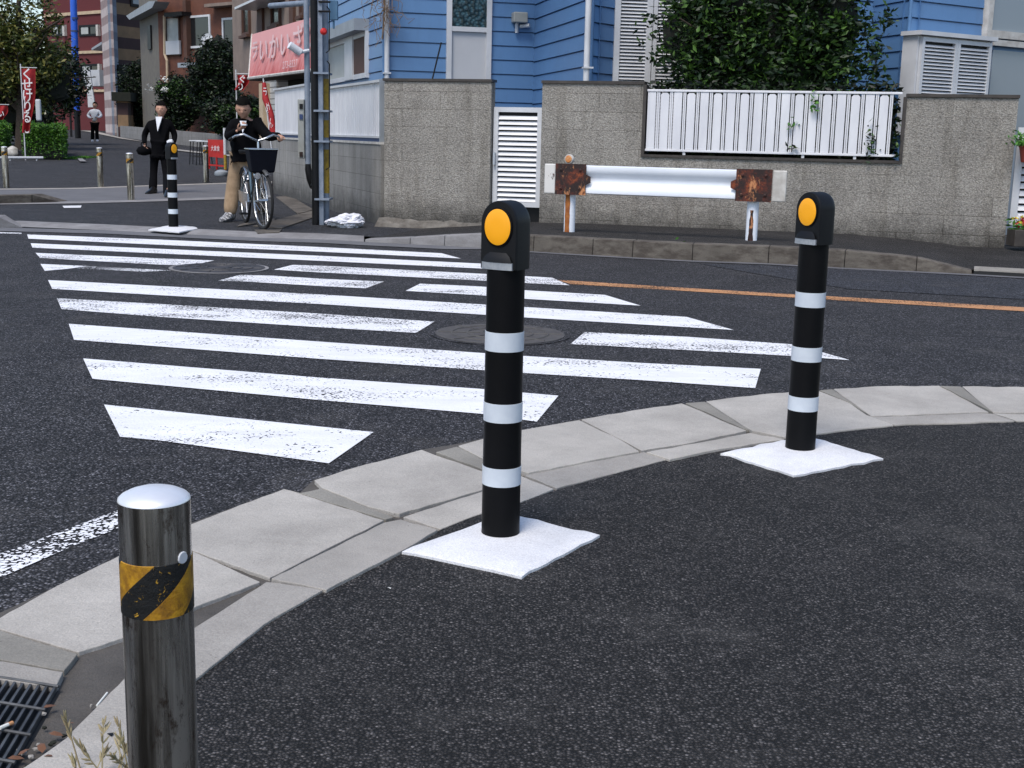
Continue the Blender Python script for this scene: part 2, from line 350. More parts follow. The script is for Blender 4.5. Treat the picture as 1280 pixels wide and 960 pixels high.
MT['band_dark'] = bands('tan_brown_tiles', (.24, .15, .08), (.045, .02, .02), 1.15)
MT['brownwall'] = mat('brown_render', (.15, .055, .03), (.10, .036, .022), 3, .8, bump=.2); MT['greyside'] = mat('grey_beige_boards', (.17, .155, .125), (.13, .115, .10), 3, .8)
MT['beige'] = mat('beige_render', (.25, .19, .155), (.19, .145, .12), 3, .85, bump=.2); MT['brown'] = mat('brown_wood', (.09, .04, .025), None, 6, .7)
MT['tilewhite'] = bands('white_lap_boards', (.55, .53, .50), (.20, .19, .18), .12, .8)
MT['roofgrey'] = mat('grey_metal_roof', (.30, .33, .36), None, 3, .5)
MT['stonewall'] = wallmat('low_block_wall', 0, (.26, .255, .25), .4)
MT['bike_silver'] = mat('bike_silver', (.60, .62, .64), None, 5, .25, .9); MT['tyre'] = mat('tyre', (.01, .01, .01), None, 9, .8); MT['bikeframe'] = mat('bike_frame', (.10, .15, .18), None, 9, .3, .6)
MT['navy'] = mat('navy_nylon', (.003, .004, .009), None, 9, .7, spec=.15); MT['skin'] = mat('skin', (.50, .28, .19), (.46, .25, .17), 9, .55)
MT['hair'] = mat('black_hair', (.004, .0035, .003), None, 9, .85, spec=.1); MT['suit'] = mat('black_suit', (.0025, .0025, .0035), (.004, .004, .005), 9, .9, spec=.08)
MT['khaki'] = mat('khaki_cotton', (.36, .25, .155), (.27, .185, .11), 14, .85, bump=.5, bscale=18); MT['shirt'] = mat('white_shirt', (.72, .74, .78)); MT['shoe'] = mat('black_shoe', (.008, .008, .008), None, 9, .3)
MT['sneaker'] = mat('grey_sneaker', (.65, .65, .66), (.12, .12, .13), 34, .6, lo=.42, hi=.5); MT['bag'] = mat('white_plastic_sack', (.80, .80, .84), (.6, .6, .66), 10, .5)
MT['iron'] = mat('cast_iron', (.045, .045, .05), (.07, .065, .065), 30, .55, .3, bump=.6, bscale=45)
MT['grate'] = mat('grate_steel', (.10, .105, .11), (.05, .052, .055), 20, .5, .4); MT['pit'] = mat('drain_pit', (.012, .012, .012))
MT['grass'] = leafm('weed_leaf', (.03, .10, .01), (.05, .17, .02), (.10, .25, .03)); MT['terracotta'] = mat('red_plastic_pot', (.25, .035, .02)); MT['soil'] = mat('soil', (.03, .02, .015), None, 30, .95)
MT['grey_box'] = mat('grey_enamel', (.34, .35, .33), (.28, .29, .27), 8, .5)

# ================================================================== SETTING
# ground sheet (road), rising along the side street
xs = [-150, -60, -30, -15, -8, -4, 0, 4, 8, 15, 30, 60, 150]; ys = [-60, -10, 0, 5, 10, 15, 19, 22, 26, 30, 40, 50, 70, 100, 118.9, 200, 420]
mb = MB(); mb.add([(x, y, hz(y)) for y in ys for x in xs], [(j * len(xs) + i, j * len(xs) + i + 1, (j + 1) * len(xs) + i + 1, (j + 1) * len(xs) + i) for j in range(len(ys) - 1) for i in range(len(xs) - 1)])
road = mb.build('road', MT['road'], origin=(0, 0, 0), kind='structure')
def flat(name, pts, z, m, parent=None, th=0, kind=None, **kw):
    mb = MB(); P = [W(x, y, z) for x, y in pts]
    if th: mb.prism(P, th)
    else: mb.sheet(P)
    if parent is None and kind is None: return mb.build(name, m, **kw)
    return mb.build(name, m, parent, **(dict(kind=kind) if kind else {}), **kw)
# crossing stripes -------------------------------------------------
S = [
 ([(34, 293), (200, 299.5), (400, 308.8), (552, 316.5), (576, 323), (400, 314.6), (200, 306), (35.5, 298.3)], 'paint'),
 ([(38.3, 304), (200, 311), (400, 319.7), (600, 329.4), (625, 330.8), (646, 338), (600, 335.5), (400, 326), (200, 316.8), (40.5, 309.5)], 'paint'),
 ([(44.5, 316), (200, 323), (268, 325.5), (238, 332), (200, 330.8), (50, 322.5)], 'paint2'),
 ([(366, 331), (400, 332), (600, 342), (690, 347), (712, 356.5), (660, 354), (600, 350.5), (400, 340.5), (342, 337)], 'paint2'),
 ([(50.5, 329.8), (110, 332.5), (85, 336), (56, 338.5)], 'paint'),
 ([(110, 332.5), (215, 338), (180, 339.5), (95, 335.5)], 'paint3'),
 ([(272, 351), (300, 343.5), (340, 344.5), (400, 348.3), (480, 352), (457, 360.3), (400, 357.5), (300, 351.5)], 'paint2'),
 ([(507, 363.5), (525, 354.5), (600, 358), (660, 363), (756, 368.5), (801, 382), (660, 373.7), (600, 369)], 'paint'),
 ([(60, 350), (200, 357.5), (400, 368), (660, 384), (858, 396), (917, 412.3), (860, 409), (660, 397), (400, 380), (200, 369), (65.3, 361)], 'paint'),
 ([(71, 372.7), (200, 380), (400, 392), (543, 402), (520, 416), (400, 409), (200, 396), (77, 386.4)], 'paint2'),
 ([(713, 430), (731, 415), (860, 421), (992, 430.5), (1027, 440), (1062, 450), (992, 445), (860, 437.5)], 'paint2'),
 ([(86, 404.7), (400, 427), (654, 444.8), (800, 453.5), (951, 461), (944, 485), (800, 475), (652, 466), (400, 448.5), (92.5, 424.7)], 'paint'),
 ([(104, 448), (400, 472), (600, 486), (698, 494.5), (671, 527), (600, 517), (400, 500), (115.6, 473.4)], 'paint'),
 ([(130, 505.6), (467, 540), (411, 579), (200, 550.5), (150, 545.8)], 'paint'),
]
for pts, mm in S: flat('crossing_stripe', pts, .004, MT[mm], road)
flat('edge_line', [(-60, 715), (0, 692), (60, 670), (148, 637.5), (178, 627), (170, 652), (94, 681), (0, 722), (-60, 748)], .004, MT['paint3'], road)
flat('edge_line', [(-200, 284), (27, 291), (27, 292.4), (-200, 287)], .004, MT['paint2'], road)
flat('centre_line', [(696, 349.7), (860, 360), (960, 366), (1280, 384), (1700, 407), (1700, 413.5), (1280, 389), (960, 370), (860, 363.8), (713, 354.9)], .004, MT['orange'], road)
flat('asphalt_patch', [(877, 330), (940, 341), (1060, 361), (1280, 374), (1700, 396), (1700, 370), (1280, 349), (1100, 338.5), (960, 331.5)], .004, MT['patch'], road)
for p0, p1 in (((60, 448), (120, 470)),): pass
# near pavement ----------------------------------------------------
inner = [(-400, 1160), (50, 958), (83, 922), (156, 853), (241, 851), (330, 780), (408, 738), (500, 690), (549, 663), (597, 643), (649, 628), (694, 613), (770, 592), (835, 575), (900, 562), (1019, 543), (1117, 532), (1267, 527), (1480, 530), (1900, 560)]
P = [W(x, y, .013) for x, y in inner]
mb = MB(); ring = P + [Vector((14, 3.5, .013)), Vector((14, -8, .013)), Vector((-6, -8, .013))]
mb.sheet(ring); pave = mb.build('pavement', MT['pave'], origin=(0, 0, 0), kind='structure')
outer = [(-400, 930), (0, 766), (62, 737), (150, 694), (238, 654), (355, 611), (375, 616), (392, 600), (527, 562), (565, 556), (605, 548), (725, 524), (882, 502), (1040, 486), (1202, 484), (1480, 487), (1900, 512)]
mb = MB(); mb.sheet([W(x, y, .006) for x, y in outer] + [W(x, y, .006) for x, y in reversed(inner)])
gut = mb.build('kerb', MT['mortar'], origin=(0, 0, 0), kind='structure')
# sheets of mortar at .006 butt the pavement; every stone is a part of its own
stones = [
 ('kerb_stone', 'slab', [(-160, 842), (0, 772), (62, 737), (150, 694), (237, 656), (237, 687), (325, 727), (240, 760), (154, 797), (98, 815), (0, 786)]),
 ('kerb_stone', 'slab3', [(-160, 850), (0, 788), (97, 817), (80, 838), (0, 824), (-160, 880)]), ('kerb_stone', 'slab2', [(-160, 882), (0, 826), (79, 839.5), (70, 858), (0, 849), (-160, 905)]),
 ('kerb_stone', 'slab', [(239, 655), (300, 631), (355, 611), (480, 650), (337, 722), (239, 687)]),
 ('inner_kerb_stone', 'slab2', [(239, 787), (333, 727), (404, 737), (330, 780), (241, 851), (200, 868), (160, 858)]),
 ('inner_kerb_stone', 'slab', [(-200, 1120), (83, 922), (156, 847), (190, 825), (238, 790), (165, 858), (165, 960), (60, 1040), (-300, 1300)]),
 ('kerb_stone', 'slab3', [(358, 611.5), (375, 616), (386, 614), (399, 611), (409, 613), (461, 635), (492, 646), (482, 649)]),
 ('kerb_stone', 'slab', [(393, 600), (430, 588), (527, 562), (600, 588), (640, 598), (600, 613), (499, 642), (461, 633), (402, 609)]),
 ('inner_kerb_stone', 'slab2', [(339, 723), (480, 653), (501, 649), (547, 662), (500, 689), (408, 737)]),
 ('inner_kerb_stone', 'slab', [(504, 646), (600, 615), (652, 595), (692, 611), (649, 628), (597, 643), (551, 661)]),
 ('kerb_stone', 'slab3', [(545, 565), (571, 558), (602, 574), (650, 592), (640, 596), (602, 586)]),
 ('kerb_stone', 'slab', [(573, 557), (605, 548), (660, 536), (724, 525), (778, 551), (799, 564), (730, 577), (660, 591), (604, 573)]),
 ('inner_kerb_stone', 'slab2', [(656, 594), (730, 579), (805, 565), (834, 574), (770, 591), (696, 610)]),
 ('kerb_stone', 'slab', [(727, 524), (790, 513), (852, 504), (890, 520), (933, 538), (870, 552), (802, 563), (780, 551)]),
 ('inner_kerb_stone', 'slab', [(808, 565), (870, 554), (938, 541), (980, 549), (900, 561), (837, 574)]),
 ('kerb_stone', 'slab3', [(857, 503.6), (881, 502), (936, 537), (930, 536)]),
 ('kerb_stone', 'slab', [(883, 501.5), (950, 493), (1022, 488), (1060, 502), (1084, 519), (1117, 531), (1019, 542), (984, 547), (940, 538)]),
 ('kerb_stone', 'slab3', [(1025, 488), (1040, 486.3), (1085, 517), (1062, 503)]),
 ('kerb_stone', 'slab', [(1042, 486), (1110, 482.5), (1174, 482), (1236, 515), (1089, 520)]), ('inner_kerb_stone', 'slab2', [(1090, 521.5), (1226, 516.5), (1240, 517), (1268, 526), (1119, 531)]),
 ('kerb_stone', 'slab3', [(1176, 482.2), (1201, 483), (1240, 514), (1237, 513)]),
 ('kerb_stone', 'slab', [(1203, 483), (1330, 484), (1380, 518), (1241, 515)]), ('inner_kerb_stone', 'slab', [(1242, 516.5), (1381, 519.5), (1420, 528), (1271, 526)]),
 ('kerb_stone', 'slab', [(1334, 484), (1480, 487), (1560, 524), (1385, 518)]), ('kerb_stone', 'slab', [(1484, 487), (1700, 499), (1800, 538), (1564, 524)]),
]
for i, (nm, mm, pts) in enumerate(stones):
    z = .016 + (i % 3) * .003
    cx = sum(p[0] for p in pts) / len(pts)
    # break up long straight edges with chips
    q = []
    for a, b in zip(pts, pts[1:] + pts[:1]):
        L = math.hypot(b[0] - a[0], b[1] - a[1]); n = max(1, int(L / 13)); q.append(a)
        for k in range(1, n):
            t = k / n; q.append((a[0] + (b[0] - a[0]) * t + random.uniform(-.5, .5), a[1] + (b[1] - a[1]) * t + random.uniform(-.55, .55)))
    flat(nm, q, z, MT[mm], gut, th=.02, bevel=.002)
# far side: flush kerb, gutter, raised kerb ---------------------------
fp = [(-260, 271), (0, 285.2), (24, 284), (131, 288.5), (240, 294), (325, 298), (400, 300), (455, 303)]
mb = MB(); bot = [W(x, y, .0) for x, y in fp]
mb = MB(); mb.sheet([p + Vector((0, 0, .03)) for p in [W(x, y - 4.0, 0) for x, y in fp]] + [W(602, 303, 0) + Vector((0, 0, .029)), Vector((-.25, 14.4, .029)), Vector((-1.42, 14.75, .03)), Vector((-4.1, 22.0, .03)), Vector((-5.6, 22.3, .03)), Vector((-22, 22.3, .03)), Vector((-22, 15, .03))])
fpv = mb.build('far_pavement', asphalt('far_pavement_asphalt', 110, .072, (.95, .96, 1.08), pale=.965, blotch=.3), origin=(0, 0, 0), kind='structure')
def ribbon(name, lo, hi, zlo, zhi, m, parent=None, **kw):
    mb = MB(); n = len(lo); vs = [p + Vector((0, 0, zlo)) for p in lo] + [p + Vector((0, 0, zhi)) for p in hi]
    mb.add(vs, [(i, i + 1, i + 1 + n, i + n) for i in range(n - 1)]); return mb.build(name, m, parent, origin=None if parent else (0, 0, 0), **kw)
lo = [W(x, y - .2, 0) for x, y in fp]; hi = [W(x, y - 2.4, 0) for x, y in fp]; hi2 = [W(x, y - 4.2, 0) for x, y in fp]
ribbon('flush_kerb', lo, hi, .005, .033, MT['kerbflush'], kind='structure'); ribbon('flush_kerb_top', hi, hi2, .033, .036, MT['kerbflush'], kind='structure')
gp = [(-260, 271), (0, 285.2), (131, 288.5), (240, 294), (325, 298), (400, 300), (455, 303), (555, 307.8), (602, 310.5), (700, 317), (790, 322.3), (865, 326.3), (960, 329.8), (1055, 335.4), (1215, 343.4), (1500, 359), (1800, 376)]
ribbon('gutter', [W(x, y + (4.2 if x < 600 else 1.6), 0) for x, y in gp], [W(x, y, 0) for x, y in gp], .006, .006, MT['gutter'], kind='structure')
# raised kerb + footway on the right
kb = [(455, 303), (512, 306), (555, 307.8), (602, 310.5), (666, 315), (740, 319.5), (790, 322.3), (865, 326.3), (960, 329.8), (1055, 335.4), (1145, 339.7), (1215, 343.4)]
kt = [301.5, 297, 294.2, 292, 294.5, 297, 299, 302, 305.5, 311.5, 322, 341]
base = [W(x, y, 0) for x, y in kb]; zt = []
for p, (x, y), t in zip(base, kb, kt): zt.append(max(.03, min(.16, D(x, t, p.y + .02).z)))
zt[0] = .032
kr = thing('raised_kerb', None, None, base[0]); kr['kind'] = 'structure'
dirs = []
for i in range(len(base)):
    a = base[max(i - 1, 0)]; b = base[min(i + 1, len(base) - 1)]; t = (b - a).normalized(); dirs.append(Vector((-t.y, t.x, 0)))
for i in range(len(base) - 1):
    g = .002; a, b = base[i], base[i + 1]; t = (b - a).normalized() * g; da, db = dirs[i], dirs[i + 1]; za, zb = zt[i], zt[i + 1]
    A = [a + t, a + t + da * .17, b - t + db * .17, b - t]; tops = [A[0] + da * .02 + Vector((0, 0, za)), A[1] + Vector((0, 0, za + .004)), A[2] + Vector((0, 0, zb + .004)), A[3] + db * .02 + Vector((0, 0, zb))]
    mb = MB(); mb.add([p + Vector((0, 0, -.05)) for p in A] + tops, [(0, 1, 2, 3), (4, 7, 6, 5), (0, 4, 5, 1), (1, 5, 6, 2), (2, 6, 7, 3), (3, 7, 4, 0)])
    mb.build('kerb_stone', MT['kerb_dirty'] if i > 2 else MT['kerbflush'], kr, bevel=.008)
# footway ribbon between kerb and wall
WL = Fr(W(625, 277, .14), W(1255, 303, .14))     # street wall frame
back = []; front = [b + d * .16 for b, d in zip(base, dirs)]
for p in front:
    u = (p - WL.A).dot(WL.e); back.append(WL.P(u, -.35, 0))
front = front + [W(1500, 359, 0), W(1900, 378, 0)]; back = back + [WL.P(8.5, -.35, 0), WL.P(14, -.35, 0)]; zt2 = zt + [.05, .05]
mb = MB(); n = len(front); mb.add([p + Vector((0, 0, z)) for p, z in zip(front, zt2)] + [p + Vector((0, 0, max(z, .09 if i > 1 else .033))) for i, (p, z) in enumerate(zip(back, zt2))], [(i, i + 1, i + 1 + n, i + n) for i in range(n - 1)])
mb.build('footway', MT['pave'], origin=(0, 0, 0), kind='structure')
# paved strips across the side street
s1 = [(-300, 242), (0, 237), (100, 236), (180, 233), (290, 229.5), (340, 228)]; s2 = [(-300, 258), (0, 254), (100, 252.5), (180, 250.5), (290, 247), (338, 245)]
ribbon('paved_strip', [W(x, y, .033) for x, y in s2], [W(x, y, .033) for x, y in s1], .002, .002, concrete('strip_concrete', (.155, .155, .165), .25, .3), kind='structure')
ribbon('flush_kerb_line', [W(x, y, .04) for x, y in s1], [W(x, y - 1.3, .04) for x, y in s1], .0, .0, MT['slab2'], kind='structure')
ribbon('gutter_edge', [W(x, y + 1.6, .038) for x, y in s2], [W(x, y - 1, .038) for x, y in s2], .0, .0, MT['kerbflush'], kind='structure')
# raised kerb blocks at far left
a, b, c_ = W(-120, 258, .03), W(40, 254, .03), W(73, 253, .03)
t = thing('traffic_island_kerb', None, None, a); t['kind'] = 'structure'
mb = MB(); h = .12; dy = Vector((0, .35, 0)); Z = Vector((0, 0, h)); mb.add([a, b, b + dy, a + dy, a + Z, b + Z, b + dy + Z, a + dy + Z], [(0, 3, 2, 1), (4, 5, 6, 7), (0, 1, 5, 4), (1, 2, 6, 5), (2, 3, 7, 6), (3, 0, 4, 7)]); mb.build('kerb_stone', MT['kerb_dirty'], t, bevel=.01)
mb = MB(); g = Vector((.01, 0, 0)); mb.add([b + g, c_, c_ + dy, b + dy + g, b + Z + g, b + dy + Z + g, c_ + Vector((0, 0, .01)), c_ + dy + Vector((0, 0, .01))], [(0, 3, 2, 1), (0, 1, 6, 4), (4, 6, 7, 5), (2, 3, 5, 7), (1, 2, 7, 6), (0, 4, 5, 3)]); mb.build('kerb_stone', MT['kerb_dirty'], t)
a, b = W(-80, 286, 0), W(0, 285, 0); c_ = W(27, 284.5, 0); dy = Vector((-.1, .4, 0)); Z = Vector((0, 0, .13))
mb = MB(); mb.add([a, b, c_, c_ + dy * .4, b + dy, a + dy, a + Z, b + Z * .9, b + dy + Z * .9, a + dy + Z], [(0, 5, 4, 3, 2, 1), (0, 1, 7, 6), (6, 7, 8, 9), (7, 2, 3, 8), (1, 2, 7), (8, 3, 4), (9, 8, 4, 5), (0, 6, 9, 5)]); mb.build('corner_kerb', MT['kerbflush'], kind='structure')
# small marks and slabs on the far pavement
flat('joint_slab', [(78, 257.2), (102, 256.8), (101, 259.5), (80, 259.8)], .036, MT['pad'], kind='structure')
dc = thing('wall_gutter_cover', None, None, W(345, 262, .03)); dc['kind'] = 'structure'
for pts in ([(345, 246), (362, 244), (392, 262), (372, 267)], [(316, 282), (371, 268), (391, 263), (396, 270), (352, 285)], [(318, 287), (352, 286.5), (349, 290.5), (322, 291)], [(300, 280), (345, 272), (343, 275), (296, 283)]): flat('cover_slab', pts, .042, MT['kerb_dirty'], dc, th=.01)

# ================================================================== HOUSE
def XY(px, dist, py=100): return D(px, py, dist)
def lap(mb, F, u0, u1, z0, z1, pitch, zref, base=0.):
    """lapped weatherboards with a shadow gap under each board"""
    k0 = math.floor((z0 - zref) / pitch); k1 = math.ceil((z1 - zref) / pitch); pr = []
    for k in range(k0, k1):
        z = zref + k * pitch; pr += [(-.02, z), (-.02, z + .012), (.016, z + .014), (.004, z + pitch - .002)]
    pr = [(d + base, min(max(z, z0), z1)) for d, z in pr]; n = len(pr)
    vs = [F.P(u0, d, z) for d, z in pr] + [F.P(u1, d, z) for d, z in pr] + [F.P(u0, -.12, z0), F.P(u0, -.12, z1), F.P(u1, -.12, z0), F.P(u1, -.12, z1)]
    fs = [(i, i + n, i + 1 + n, i + 1) for i in range(n - 1)] + [(0, 2 * n, 2 * n + 2, n), (n - 1, 2 * n - 1, 2 * n + 3, 2 * n + 1), (2 * n, 2 * n + 1, 2 * n + 3, 2 * n + 2)]
    return mb.add(vs, fs)
HT = 5.6
f0 = Fr(XY(480, 17.3), XY(667, 17.8)); f1a = Fr(XY(667, 17.8), XY(736, 15.0)); f1b = Fr(XY(739, 15.0), XY(766, 15.35)); f1c = Fr(XY(766, 15.35), XY(1085, 15.9))
f2a = Fr(XY(1085, 15.9), XY(1132, 15.1)); f2b = Fr(XY(1132, 15.1), XY(1300, 16.5)); fs_ = Fr(XY(408, 21.6), XY(480, 17.3))
house = thing('house', 'blue weatherboard house with white louvred shutters behind the grey block wall', 'house', f0.P(f0.L, -3, 0))
PT = .19
for F, ref in ((f0, (520, 90)), (f1a, (700, 90)), (f1b, (750, 93)), (f2a, (1120, 86)), (f2b, (1140, 86)), (fs_, (460, 93)), (f1c, (1000, 60))):
    mb = MB(); lap(mb, F, 0, F.L, -.1, HT, PT, F.uz(*ref)[1]); mb.build('siding', MT['blue'], house)
fb = Fr(XY(408, 21.6), XY(1300, 21.0)); mb = MB(); mb.box(fb, .1, fb.L + 1.5, -1, -.9, 0, HT); mb.build('back_wall', MT['blue'], house)
mb = MB(); pts = [F.P(0, .35, HT + .01) for F in (fs_, f0)] + [f1a.P(f1a.L, .4, HT + .01), f1c.P(0, .4, HT + .01), f2b.P(0, .5, HT + .01), f2b.P(f2b.L + .5, .5, HT + .01), f2b.P(f2b.L + .5, -7, HT + .01), fs_.P(0, -4, HT + .01)]
mb.prism([p + Vector((0, 0, .18)) for p in pts], .16); mb.build('roof', MT['roofgrey'], house)
def rect(F, x0, y0, x1, y1, d=0):
    """pixel rectangle -> u0,u1,z0,z1 on a facade frame"""
    ym = (y0 + y1) / 2; xm = (x0 + x1) / 2
    return F.uz(x0, ym, d)[0], F.uz(x1, ym, d)[0], F.uz(xm, y1, d)[1], F.uz(xm, y0, d)[1]
def window(F, x0, y0, x1, y1, parent, glassm='glass', framem='white_metal', fw_=.05, d=.03, mull=(), name='window', sill=False, u=None):
    u0, u1, z0, z1 = u or rect(F, x0, y0, x1, y1, d); mb = MB()
    mb.box(F, u0, u0 + fw_, -.02, d + .03, z0, z1); mb.box(F, u1 - fw_, u1, -.02, d + .03, z0, z1); mb.box(F, u0 + fw_, u1 - fw_, -.02, d + .028, z0, z0 + fw_); mb.box(F, u0 + fw_, u1 - fw_, -.02, d + .028, z1 - fw_, z1)
    for q in mull: um = u0 + (u1 - u0) * q; mb.box(F, um - fw_ / 2, um + fw_ / 2, -.02, d + .025, z0 + fw_, z1 - fw_)
    if sill: mb.box(F, u0 - .05, u1 + .05, 0, .12, z0 - .06, z0 - .002)
    wn = mb.build(name, MT[framem], parent)
    mb = MB(); mb.box(F, u0 + fw_ * .8, u1 - fw_ * .8, -.015, d - .01, z0 + fw_ * .8, z1 - fw_ * .8); mb.build('pane', MT[glassm], wn); return wn
for F, uu in ((f2b, 0), (f1b, 0), (f1c, 0), (f0, 0), (f2b, f2b.L)):
    mb = MB(); mb.tube([F.P(uu, -.012, -.1), F.P(uu, -.012, HT)], .024, 10); mb.build('corner_trim', MT['blue'], house, smooth=40)
# tall panel window on the front
u0, u1, z0, z1 = rect(f0, 558, -2, 614, 100, .03); zt_ = f0.uz(586, 34)[1]; zb_ = f0.uz(586, 40)[1]
wn = window(f0, 0, 0, 0, 0, house, u=(u0, u1, z0 - .3, z1 + .3), glassm='panel_grey', fw_=.07)
mb = MB(); mb.box(f0, u0 + .05, u1 - .05, 0, .055, zb_, zt_); mb.build('mid_rail', MT['white_metal'], wn)
mb = MB(); mb.box(f0, u0 + .05, u1 - .05, 0, .035, zt_, z1 + .25); mb.build('pane', MT['pglass'], wn)
# side window with awning
u0, u1, z0, z1 = rect(fs_, 405, 47, 462, 100, .05)
wn = window(fs_, 0, 0, 0, 0, house, u=(fs_.uz(409, 70)[0] - .5, fs_.uz(462, 75)[0], fs_.uz(440, 101)[1], fs_.uz(440, 46)[1]), glassm='frost', fw_=.07)
ua, ub = fs_.uz(446, 75)[0], fs_.uz(460, 75)[0]; mb = MB(); mb.box(fs_, ua, ub, .02, .045, fs_.uz(452, 97)[1], fs_.uz(452, 47)[1]); mb.build('open_pane', MT['brown'], wn)
mb = MB(); mb.box(fs_, fs_.uz(436, 75)[0], ua, .02, .07, fs_.uz(441, 100)[1], fs_.uz(441, 46)[1]); mb.build('sliding_stile', MT['white_metal'], wn)
za = fs_.uz(440, 46)[1]; mb = MB(); mb.exF(fs_, [(fs_.uz(412, 50)[0] - .4, za), (fs_.uz(462, 50)[0], za), (fs_.uz(462, 50)[0], za + .16), (fs_.uz(412, 50)[0] - .4, za + .16)], 0, .22); mb.build('window_hood', MT['roofgrey'], wn)
# downpipes
for F, x, y0, y1, rr in ((f0, 483.5, 36, 100, .035), (f1a, 736, 0, 103, .036)):
    u = F.uz(x, 60, .05)[0]; mb = MB(); mb.tube([F.P(u, .07, -.05), F.P(u, .07, HT)], rr, 12); dp = mb.build('downpipe', MT['white_metal'], house, smooth=40)
    for z in (1.9, 3.2): mb = MB(); mb.box(F, u - .05, u + .05, 0, .112, z, z + .02); mb.build('bracket', MT['white_metal'], dp)
# outside lamp
u, z = f0.uz(650, 22, .1); mb = MB(); mb.box(f0, u - .10, u + .10, .0, .16, z - .07, z + .07); lp = mb.build('wall_lamp', MT['grey_box'], house, bevel=.015)
mb = MB(); mb.tube([f0.P(u + .02, .05, z - .11), f0.P(u + .13, .13, z - .10)], .028, 12); mb.tube([f0.P(u - .03, .05, z - .06), f0.P(u - .03, .05, z - .20)], .025, 10); mb.build('lamp_tube', MT['white_metal'], lp, smooth=40)
# tall louvred shutters beside the tree
def louvre(F, u0, u1, z0, z1, parent, pitch=.045, frame=.05, d0=.0, mull=(), name='louvred_shutter', framem='white_metal', slat='white_metal', back='black_m'):
    mb = MB(); e = d0 + .045
    mb.box(F, u0, u0 + frame, d0, e, z0, z1); mb.box(F, u1 - frame, u1, d0, e, z0, z1); mb.box(F, u0 + frame, u1 - frame, d0, e - .002, z0, z0 + frame); mb.box(F, u0 + frame, u1 - frame, d0, e - .002, z1 - frame, z1)
    for q in mull: um = u0 + (u1 - u0) * q; mb.box(F, um - frame * .4, um + frame * .4, d0, e - .001, z0 + frame, z1 - frame)
    fr = mb.build(name, MT[framem], parent)
    mb = MB(); z = z0 + frame + .004
    while z + pitch * .75 < z1 - frame:
        a = [F.P(u0 + frame * .9, d0 + .038, z), F.P(u1 - frame * .9, d0 + .038, z), F.P(u1 - frame * .9, d0 + .012, z + pitch * .72), F.P(u0 + frame * .9, d0 + .012, z + pitch * .72)]
        o = F.n * -.006; mb.add(a + [p + o for p in a], [(0, 1, 2, 3), (7, 6, 5, 4), (0, 4, 5, 1), (3, 2, 6, 7), (0, 3, 7, 4), (1, 5, 6, 2)]); z += pitch
    mb.build('slats', MT[slat], fr)
    mb = MB(); mb.box(F, u0 + .01, u1 - .01, d0 - .015, d0 + .002, z0 + .01, z1 - .01); mb.build('backing', MT[back], fr); return fr
ua = f1c.uz(767, 60, .05)[0]; ub = f1c.uz(813, 60, .05)[0]; z0 = f1c.uz(800, 112, .05)[1]
louvre(f1c, ua, ub + .01, z0 - .6, HT - .6, house, .040, .07, .02); louvre(f1c, ub + .02, ub + .62, z0 - .6, HT - .6, house, .040, .05, .02)
# boxed shutters on the right bay
Fb = f2b.off(.22); ub0 = Fb.uz(1147, 80)[0]; ub1 = Fb.uz(1233, 90)[0]; zb1 = Fb.uz(1150, 44)[1]; zb0 = Fb.uz(1150, 125)[1] - .4
bx = MB(); bx.box(f2b, ub0 - .03, ub1 + .03, .005, .22, zb0, zb1); bx = bx.build('shutter_box', MT['white_metal'], house)
mb = MB(); mb.box(f2b, ub0 - .07, ub1 + .06, .0, .30, zb1 + .002, zb1 + .05); mb.build('shutter_box_lid', MT['white_metal'], bx)
um = (ub0 + ub1) / 2; louvre(f2b, ub0, um, zb0 + .03, zb1 - .02, house, .040, .045, .225); louvre(f2b, um + .004, ub1, zb0 + .03, zb1 - .02, house, .040, .045, .225)
window(f2b, 0, 0, 0, 0, house, u=(f2b.uz(1228, 20)[0], f2b.L + .4, f2b.uz(1260, 50)[1], f2b.uz(1260, -8)[1] + .4), glassm='glass_grey', framem='white_dirty', fw_=.09, d=.06)
mb = MB(); mb.box(f2b, f2b.uz(1234, 60)[0], f2b.L + .5, .0, .09, f2b.uz(1260, 52)[1] - .07, f2b.uz(1260, 52)[1] - .0); mb.build('window_sill', MT['white_dirty'], house)
mb = MB(); mb.box(f2b, f2b.uz(1236, 80)[0], f2b.L + .5, .0, .045, -.1, f2b.uz(1260, 58)[1] - .06); mb.build('patio_pane', MT['glass_grey'], house)
# dead creeper on the corner
mb = MB(); rr = random.Random(3); c0 = D(478, 20, 17.15)
for k in range(46):
    p = c0 + Vector((rr.gauss(0, .12), 0, rr.uniform(-.05, .6))); pts = [p]
    for j in range(5): p = p + Vector((rr.gauss(0, .05), rr.gauss(0, .012), rr.uniform(-.13, .02))); pts.append(p)
    mb.tube(pts, .004, 4)
mb.tube([c0 + Vector((0, 0, .8)), c0 + Vector((.03, 0, .2)), c0 + Vector((0, .02, -.3))], .012, 5)
mb.build('dead_creeper', mat('dry_twigs', (.16, .10, .06), (.24, .17, .11), 9, .9), label='dry brown leafless creeper hanging on the corner of the blue house', cat='creeper')

